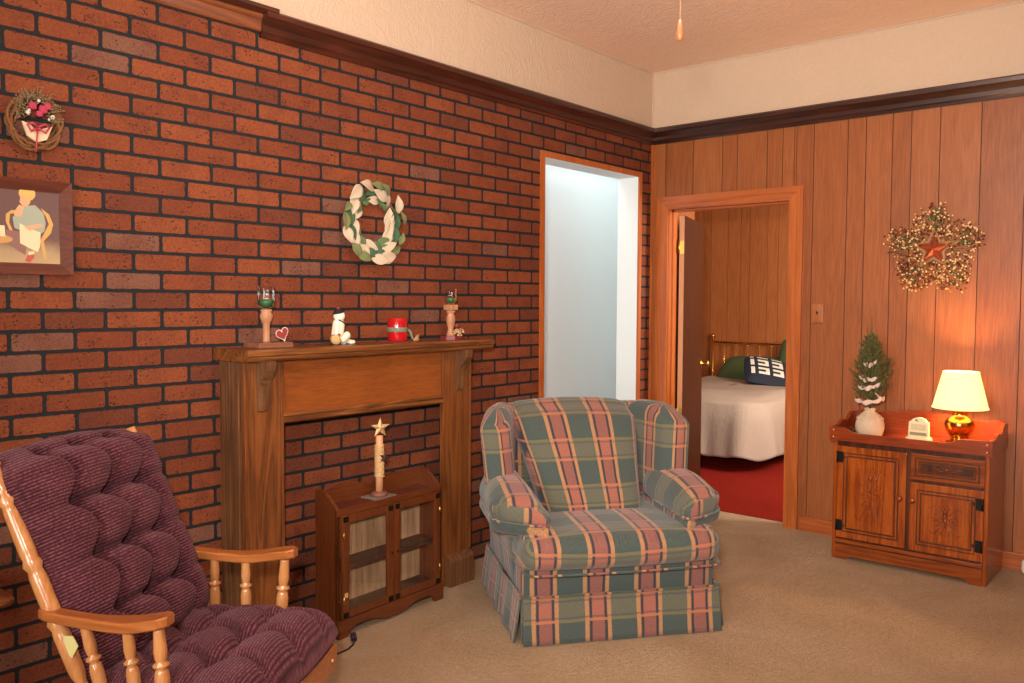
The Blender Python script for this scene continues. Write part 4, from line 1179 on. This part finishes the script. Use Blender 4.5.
for d_, yk, zs in ((ld, -1.462, (.565, .19)), (rd, -2.173, (.41, .20))):
    for z in zs:
        b = MB(); s = 1 if d_ is ld else -1
        X = CX - .0135
        b.box(X - .002, X, yk - s * .03, yk + s * .004, z - .03, z + .03, bev=.001); b.lathe([(.005, 0), (.005, .06)], 8, M=T(X - .003, yk, z - .03))
        b.prism([(yk - s * .03, z - .02), (yk - s * .045, z), (yk - s * .03, z + .02)], X - .002, X, 'x'); SB(b, 'hinge', M_BLACKM, d_)
# tray top: front board with raised ends, scrolled side boards, high back
b = MB(); b.box(CX - .012, BXK, CY1 - .01, CY0 + .01, .655, .672); SB(b, 'top_board', M_TRAY)
F = [(CY1 - .014, .655), (CY0 + .014, .655), (CY0 + .014, .727), (CY0 - .055, .728), (CY0 - .075, .724), (CY0 - .105, .708), (CY0 - .13, .702), (CY1 + .19, .702), (CY1 + .165, .708), (CY1 + .14, .722), (CY1 + .11, .728), (CY1 - .014, .729)]
b = MB(); b.prism(F, CX - .03, CX - .012, 'x'); SB(b, 'front_board', M_TRAY)
b = MB()
for y in (CY0 + .010, CY1 - .010):
    for z in (.675, .712): b.ball((CX - .0305, y - (.018 if y > -1.8 else -.018), z), .0045, 8)
SB(b, 'pegs', plain('pale wood plug', rgb(226, 180, 130), .4))
S = [(CX - .012, .672), (CX - .012, .727), (CX + .06, .730), (CX + .1, .745), (CX + .14, .752), (CX + .18, .742), (CX + .21, .745), (CX + .235, .765), (CX + .27, .785), (CX + .30, .784), (BXK - .02, .775), (BXK - .02, .672)]
for y in (CY0 - .006, CY1 - .012):
    b = MB(); b.prism(S, y, y + .018, 'y'); SB(b, 'gallery_side', M_TRAY)
B = [(CY1 - .01, .672), (CY1 - .01, .775), (CY1 + .02, .792), (CY1 + .05, .79), (CY1 + .08, .778)]
for i in range(21):
    k = i / 20; B.append((CY1 + .1 + k * (CY0 - CY1 - .2), .778 + .028 * math.sin(PI * k)))
B += [(CY0 - .08, .778), (CY0 - .05, .792), (CY0 - .02, .79), (CY0 + .01, .775), (CY0 + .01, .672)]
b = MB(); b.prism(B, BXK - .02, BXK - .004, 'x'); SB(b, 'gallery_back', M_TRAY)
TZ = .6725

# lamp
LX, LY = 3.60, -2.012
lp = thing('table_lamp', 'lit brass urn table lamp with cream cone shade on the pine cabinet', 'lamp', (LX, LY, TZ))
b = MB(); b.lathe([(.001, 0), (.062, 0), (.064, .006), (.058, .012), (.045, .018), (.035, .024), (.034, .03), (.042, .036), (.06, .06), (.070, .088), (.072, .105), (.068, .118), (.05, .134), (.036, .142), (.032, .15), (.032, .162), (.040, .168), (.041, .173), (.001, .175)], 40)
b.build('base', M_BRASS, lp)
b = MB(); b.lathe([(.001, .174), (.045, .174), (.05, .178), (.048, .184), (.03, .188), (.012, .192), (.012, .24), (.001, .242)], 32); b.build('socket_cap', plain('ivory cap', rgb(236, 214, 170), .5), lp)
m, t = mat('cream lampshade')
t.setb(rgb(250, 236, 200), .8)
tr = t.n('ShaderNodeBsdfTranslucent'); tr.inputs[0].default_value = rgb(255, 228, 170)
df = t.n('ShaderNodeBsdfDiffuse'); df.inputs[0].default_value = rgb(240, 226, 190)
mx = t.n('ShaderNodeMixShader'); mx.inputs[0].default_value = .55; t.l(df.outputs[0], mx.inputs[1]); t.l(tr.outputs[0], mx.inputs[2])
em = t.n('ShaderNodeEmission'); em.inputs[0].default_value = (1, .78, .42, 1); em.inputs[1].default_value = .7
ad = t.n('ShaderNodeAddShader'); t.l(mx.outputs[0], ad.inputs[0]); t.l(em.outputs[0], ad.inputs[1]); t.l(ad.outputs[0], t.out.inputs[0]); M_SHADE = m
b = MB(); b.lathe([(.132, .185), (.085, .375)], 48, cap=False)
b.lathe([(.083, .375), (.13, .185)], 48, cap=False)
b.build('lamp_shade', M_SHADE, lp, fix=False)
b = MB()
for r, z in ((.132, .187), (.085, .374)): b.tube([(r * math.cos(a), r * math.sin(a), z) for a in [2 * PI * k / 48 for k in range(48)]], .0028, 6, closed=True)
b.build('shade_trim', M_SHADE, lp)
m, t = mat('warm bulb'); t.setb((1, 1, 1, 1)); t.b.inputs['Emission Color'].default_value = (1, .72, .38, 1); t.b.inputs['Emission Strength'].default_value = 20
b = MB(); b.ball((0, 0, .232), .02, 16); bo = b.build('bulb', m, lp)

# small artificial tree in a sack
random.seed(31)
tr_ = thing('tabletop_tree', 'small artificial evergreen with cloth garland set in a tied cloth sack on the cabinet', 'artificial tree', (3.59, -1.562, TZ))
b = MB()
def sackf(u, v):
    a = 2 * PI * u
    r = (.062 + .012 * math.sin(PI * min(1, v * 1.6))) if v < .6 else .072 - (v - .6) / .3 * .050 if v < .9 else .022 + (v - .9) * .12
    if v > .97: r = .026
    r *= 1 + .06 * math.sin(9 * a) * sm(v, .3, .85) + .02 * math.sin(5 * a + 2)
    return (r * 1.03 * math.cos(a), r * 1.03 * math.sin(a), .148 * v)
b.grid(sackf, 60, 26, closeu=True); b.lathe([(.001, .001), (.06, .001)], 24, cap=False); b.lathe([(.001, .134), (.026, .134)], 16, cap=False)
b.build('cloth_sack', plain('pale burlap', rgb(208, 182, 152), .9, mott=.08, bscale=220, bstr=.3), tr_)
b = MB(); b.tube([(0, 0, .1), (0, 0, .52)], [.006, .002], 6)
b.build('trunk', plain('twig brown', rgb(84, 60, 40), .8), tr_)
fol = MB()
def frond(p, d, L):
    d = d.normalized(); n = int(L / .0035)
    sx_ = d.orthogonal().normalized()
    for i in range(n):
        k = i / n; c = p + d * (L * k); 
        for j in range(3):
            a = random.uniform(0, 2 * PI); side = (sx_ * math.cos(a) + d.cross(sx_) * math.sin(a))
            l = random.uniform(.009, .016) * (1 - .5 * k); q = c + (side * .8 + d * .75) * l
            w = side.cross(d).normalized() * .0019
            o_ = len(fol.v); fol.v += [tuple(c - w), tuple(c + w), tuple(q)]; fol.f.append((o_, o_ + 1, o_ + 2)); fol.mi.append(random.choice((0, 0, 0, 1))); fol.sm.append(False)
for i in range(120):
    z = .15 + .40 * (i / 120) ** .92
    k = (z - .15) / .40
    R = (.112 * (1 - k) ** .62 * (.75 + .5 * min(1, k * 4)) + .006)
    a = i * 2.399 + random.uniform(-.3, .3)
    d = Vector((math.cos(a), math.sin(a), random.uniform(.55, 1.15)))
    L = R * random.uniform(.95, 1.35)
    frond(Vector((0, 0, z)), d, L)
    for q in range(2):
        pp = Vector((0, 0, z)) + d.normalized() * L * random.uniform(.3, .7)
        frond(pp, Vector((math.cos(a + random.uniform(-.9, .9)), math.sin(a + random.uniform(-.9, .9)), random.uniform(.6, 1.3))), L * .5)
frond(Vector((0, 0, .54)), Vector((.05, .02, 1)), .115); frond(Vector((0, .01, .53)), Vector((0, .25, 1)), .07); frond(Vector((0, 0, .52)), Vector((.1, .1, 1)), .07); frond(Vector((0, 0, .5)), Vector((-.1, -.2, 1)), .07)
for s_, zz, ll in ((1, .36, .085), (1, .30, .085), (-1, .36, .10), (-1, .30, .10), (-1, .24, .095), (1, .42, .04)):
    frond(Vector((0, s_ * .035, zz)), Vector((-.1, s_ * .55, 1)), ll); frond(Vector((0, s_ * .04, zz - .02)), Vector((.0, s_ * .75, 1)), ll * .9)
fol.build('foliage', [plain('evergreen needles', rgb(84, 92, 50), .8), plain('olive needles', rgb(138, 124, 66), .8)], tr_, fix=False)
b = MB()
for z0, a0, a1, r, dz in ((.20, 1.8, 4.7, .075, .015), (.27, 2.0, 4.6, .062, .03), (.335, 1.7, 4.3, .055, -.01), (.40, 2.3, 4.4, .04, .02), (.235, 3.8, 5.4, .07, -.02)):
    def gf(u, v, z0=z0, a0=a0, a1=a1, r=r, dz=dz):
        a = a0 + (a1 - a0) * u; w = .02 * math.sin(PI * u) ** .6 + .003
        return ((r + .006 * math.sin(17 * u)) * math.cos(a), (r + .006 * math.sin(17 * u)) * math.sin(a), z0 + dz * u - .022 * math.sin(PI * u) + (v - .5) * w + .004 * math.sin(23 * u + v * 2))
    b.grid(gf, 40, 4)
g_ = b.build('cloth_garland', plain('pale pink cloth strips', rgb(218, 190, 172), .9), tr_); md = g_.modifiers.new('s', 'SOLIDIFY'); md.thickness = .002

# perpetual calendar
cl = thing('desk_calendar', 'small ivory arched desk calendar block between the little tree and the lamp', 'calendar', (3.50, -1.842, TZ), -.06)
M_IV = plain('ivory ceramic', rgb(232, 220, 176), .4)
b = MB(); b.soft(.055, .125, .03, .012, (6, 10, 4), lambda p, q: (p[0], p[1], p[2] + .0155)); b.build('base', M_IV, cl)
b = MB(); P = [(-.05, .028), (.05, .028), (.048, .105), (.036, .112)] + [(.036 * math.cos(a) , .108 + .022 * math.sin(a)) for a in [PI * k / 10 for k in range(1, 10)]] + [(-.036, .112), (-.048, .105)]
b.prism(P, -.012, .014, 'x'); b.build('plaque', M_IV, cl)
b = MB(); b.box(-.0135, -.012, -.038, -.001, .062, .096); b.box(-.0135, -.012, .001, .038, .062, .096); b.build('number_card', plain('pale grey cards', rgb(206, 192, 150), .6, mott=.1), cl)
b = MB(); b.box(-.0145, -.012, -.042, .042, .036, .052); b.build('month_slot', plain('grey green slot', rgb(136, 134, 96), .6), cl)
b = MB(); b.ball((-.012, .012, .116), .005, 6); b.ball((-.012, .006, .112), .004, 6); b.build('motif', plain('small dark motif', rgb(120, 100, 66), .7), cl)
# glass paperweight and dark red trinket
b = MB(); b.lathe([(.001, 0), (.02, .0), (.027, .012), (.026, .03), (.015, .042), (.001, .046)], 20)
b.build('glass_paperweight', M_GLASS, label='small clear glass paperweight left of the cloth sack', cat='paperweight', loc=(3.50, -1.487, TZ))
b = MB(); b.soft(.05, .05, .04, .018, 6, M=T(0, 0, .021)); b.ball((.0, .004, .044), .013, 8)
b.build('trinket', plain('dark red lacquer', rgb(96, 22, 16), .4), label='dark red rounded trinket in the left corner of the cabinet tray', cat='trinket', loc=(3.66, -1.475, TZ))
b = MB(); b.tube([(-.0, -.035, .004), (0, .035, .004)], .0035, 8)
b.build('pen', plain('pale pen', rgb(226, 190, 150), .4), label='pale pen lying in the tray to the right of the lamp', cat='pen', loc=(3.55, -2.125, TZ), rot=(0, 0, .2))

# star wreath
random.seed(77)
sw = thing('star_wreath', 'twig wreath with pip berries and a rust red star on the panelled wall', 'wreath', (XR, -1.818, 1.70), -PI / 2)
# local: x right along the wall (towards -y), y into the wall, z up
b = MB(); star3d(b, .079, .033, .022, T(0, -.05, 0) @ Ry(.05), back=.004); b.build('tin_star', plain('rust red tin', rgb(150, 62, 32), .45, .2), sw)
b = MB()
for r, rr in ((.116, .004), (.100, .003)):
    P = star_poly(r, r * .45); b.tube([(x * math.cos(.05), -.045, z) for x, z in P], rr, 6, closed=True)
for k in range(60):
    a = random.uniform(0, 2 * PI); r1 = random.uniform(.05, .09); r2 = random.uniform(.12, .20)
    b.tube([(r1 * math.cos(a), -.02, r1 * math.sin(a)), (r2 * math.cos(a + .15), -.03 - random.uniform(0, .03), r2 * math.sin(a + .15))], .0014, 5)
b.build('twig_frame', plain('tan twigs', rgb(188, 138, 92), .8), sw)
def inarm():
    while True:
        a = random.uniform(0, 2 * PI); R = .07 + .21 * random.random() ** .75
        lobe = .235 + .034 * math.cos(5 * (a - PI / 2))
        if R < lobe + random.gauss(0, .012): return R * math.cos(a), R * math.sin(a) * (1.0 if math.sin(a) < 0 else .93)
pts = [inarm() for _ in range(950)]
b = MB(); bt = MB()
for i, (x, z) in enumerate(pts):
    y = -.02 - random.uniform(0, .045); b.ball((x, y, z), random.uniform(.004, .0062), 6, mi=(0, 2, 1, 0, 1)[i % 5] if True else 0)
    if i % 2 == 0: bt.tube([(x * .8, -.015, z * .8), (x, y, z)], .0009, 4)
bo_ = b.build('berries', [plain('cream pip berry', rgb(240, 206, 142), .4), plain('dark red berry', rgb(88, 28, 18), .5), plain('mustard berry', rgb(190, 128, 62), .5)], sw, kind='stuff')
bt.build('berry_stems', plain('brown stem', rgb(92, 60, 38), .8), sw)
b = MB()
for k in range(5):
    a0 = PI / 2 + k * 2 * PI / 5
    for j in range(9):
        r = random.uniform(.10, .2); a = a0 + random.uniform(-.18, .18)
        p0 = Vector((r * math.cos(a), -.02 - random.uniform(0, .02), r * math.sin(a))); dd = Vector((math.cos(a + random.uniform(-.6, .6)), random.uniform(-.3, .1), math.sin(a + random.uniform(-.6, .6)))) * random.uniform(.035, .055)
        sd = dd.cross(Vector((0, 1, 0))).normalized() * .011
        b.add([tuple(p0), tuple(p0 + dd * .5 + sd), tuple(p0 + dd), tuple(p0 + dd * .5 - sd)], [(0, 1, 2, 3)])
b.build('leaves', plain('dull green leaves', rgb(88, 84, 46), .8), sw, kind='stuff')

# light switch plate
ls = thing('light_switch', 'wood toned light switch plate on the panelling right of the doorway', 'light switch', (XR - .001, -1.17, 1.337), -PI / 2)
b = MB(); b.soft(.072, .006, .122, .003, (6, 2, 8), lambda p, q: (p[0], p[1] - .003, p[2])); b.box(-.036, -.03, -.0075, -.006, -.058, .058); b.box(.03, .036, -.0075, -.006, -.058, .058); b.build('plate', wood('switch plate wood', rgb(138, 76, 38), rgb(166, 96, 50), rgb(180, 114, 68), 'z', .4), ls)
b = MB(); b.box(-.005, .005, -.016, -.006, -.004, .014, bev=.001); b.build('toggle', plain('dark toggle', rgb(30, 22, 16), .4), ls)
# white bumper at the right edge of the frame
b = MB(); b.soft(.05, .05, .075, .02, 8, lambda p, q: (p[0], p[1], p[2] + .0375))
b.build('doorstop_bumper', plain('white plastic', rgb(226, 220, 206), .4), label='white rounded plastic object by the baseboard at the right edge', cat='doorstop', loc=(3.78, -2.31, 0))

# ceiling light with pull chain
cf = thing('ceiling_light', 'ceiling light whose thin pull chain ends in a small wooden knob', 'ceiling light', (.73, -1.955, 0))
b = MB(); b.lathe([(.001, CEIL), (.09, CEIL), (.085, CEIL - .03), (.04, CEIL - .05), (.03, CEIL - .12), (.001, CEIL - .12)], 28); b.build('canopy', M_BRASSD, cf)
b = MB(); b.lathe([(.03, CEIL - .12), (.08, CEIL - .14), (.095, CEIL - .2), (.07, CEIL - .26), (.001, CEIL - .28)], 28); b.build('globe', plain('white opal glass', rgb(240, 236, 226), .3), cf)
b = MB(); b.tube([(.0, .0, CEIL - .27), (0, 0, 2.135)], .0011, 6); b.build('pull_chain', plain('pale chain', rgb(186, 140, 108), .4), cf)
b = MB(); b.lathe([(.001, 2.082), (.008, 2.086), (.0095, 2.1), (.007, 2.118), (.0035, 2.136), (.001, 2.138)], 14); b.build('pull_knob', plain('brown wood knob', rgb(168, 92, 52), .5), cf)

# ------------------------------------------------------------------ light
def area(name, loc, target, size, energy, color, sy_=None, spread=None):
    L = bpy.data.lights.new(name, 'AREA'); L.energy = energy; L.color = color; L.size = size
    if sy_: L.shape = 'RECTANGLE'; L.size_y = sy_
    if spread: L.spread = spread
    o = bpy.data.objects.new(name, L); COL.objects.link(o); o.location = loc
    d = Vector(target) - Vector(loc); o.rotation_euler = d.to_track_quat('-Z', 'Y').to_euler(); return o
# daylight through the two windows
area('window_daylight_near', (1.55, YN - .15, 1.5), (1.55, 0, 1.0), 1.8, 2, (1, .95, .88), 1.4)
area('window_daylight_back', (XL - .15, -2.5, 1.5), (0, -2.5, 1.0), 1.7, 120, (1, .95, .88), 1.4)
# the photographer's flash, on the camera
cx, cy, cz = -1.249, -3.074, 1.402
L = bpy.data.lights.new('camera_flash', 'SPOT'); L.energy = 320; L.color = (1, .95, .88); L.spot_size = math.radians(86); L.spot_blend = .9; L.shadow_soft_size = .05
fl = bpy.data.objects.new('camera_flash', L); COL.objects.link(fl); fl.location = (cx - .06, cy + .07, cz + .20)
fl.rotation_euler = (Vector((2.6, .0, 1.55)) - Vector(fl.location)).to_track_quat('-Z', 'Y').to_euler()
# upward spot added beside the flash to brighten the ceiling
L = bpy.data.lights.new('ceiling_fill_spot', 'SPOT'); L.energy = 340; L.color = (1, .92, .84); L.spot_size = math.radians(120); L.spot_blend = 1; L.shadow_soft_size = .08
fl = bpy.data.objects.new('ceiling_fill_spot', L); COL.objects.link(fl); fl.location = (cx - .06, cy + .07, cz + .24)
fl.rotation_euler = (Vector((1.9, -1.7, 2.97)) - Vector(fl.location)).to_track_quat('-Z', 'Y').to_euler()
L = bpy.data.lights.new('lamp_bulb_light', 'POINT'); L.energy = 26; L.color = (1, .54, .2); L.shadow_soft_size = .03
o = bpy.data.objects.new('lamp_bulb_light', L); COL.objects.link(o); o.location = (LX, LY, TZ + .285)
L = bpy.data.lights.new('ceiling_light_glow', 'POINT'); L.energy = 50; L.color = (1, .86, .74); L.shadow_soft_size = .1
o = bpy.data.objects.new('ceiling_light_glow', L); COL.objects.link(o); o.location = (.73, -1.955, CEIL - .38)
# two unseen lamps added to brighten the hall, then the bedroom daylight
area('hall_top_fill', (3.2, .40, 2.72), (3.2, .41, 0), 2.4, 12, (.88, .97, 1), .3)
area('hall_side_fill', (2.0, .19, 1.15), (2.0, .66, 1.15), .9, 16, (.88, .97, 1), 2.1)
area('bedroom_window_light', (4.7, -2.2, 1.9), (7.2, .6, 1.7), 1.2, 165, (1, .9, .76), 1.2)
w = bpy.data.worlds.new('World'); SC.world = w; w.use_nodes = True
w.node_tree.nodes['Background'].inputs[0].default_value = (.9, .93, 1, 1); w.node_tree.nodes['Background'].inputs[1].default_value = .35

# ------------------------------------------------------------------ camera
yaw, pitch, roll, foc = map(float, (math.radians(40.47887), math.radians(-2.7225), math.radians(.2776), 842.825))
fwd = Vector((math.cos(yaw) * math.cos(pitch), math.sin(yaw) * math.cos(pitch), math.sin(pitch)))
right = Vector((math.sin(yaw), -math.cos(yaw), 0)); up = right.cross(fwd)
r2 = right * math.cos(roll) + up * math.sin(roll); u2 = -right * math.sin(roll) + up * math.cos(roll)
cam = bpy.data.cameras.new('camera'); cam.sensor_width = 36; cam.lens = 36 * foc / 1024; cam.clip_start = .05
co_ = bpy.data.objects.new('camera', cam); COL.objects.link(co_)
M = Matrix((r2, u2, -fwd)).transposed().to_4x4(); M.translation = Vector((cx, cy, cz)); co_.matrix_world = M
SC.camera = co_
vs_ = SC.view_settings; vs_.view_transform = 'Standard'; vs_.look = 'None'; vs_.gamma = 1; vs_.use_curve_mapping = False; vs_.exposure = -0.06
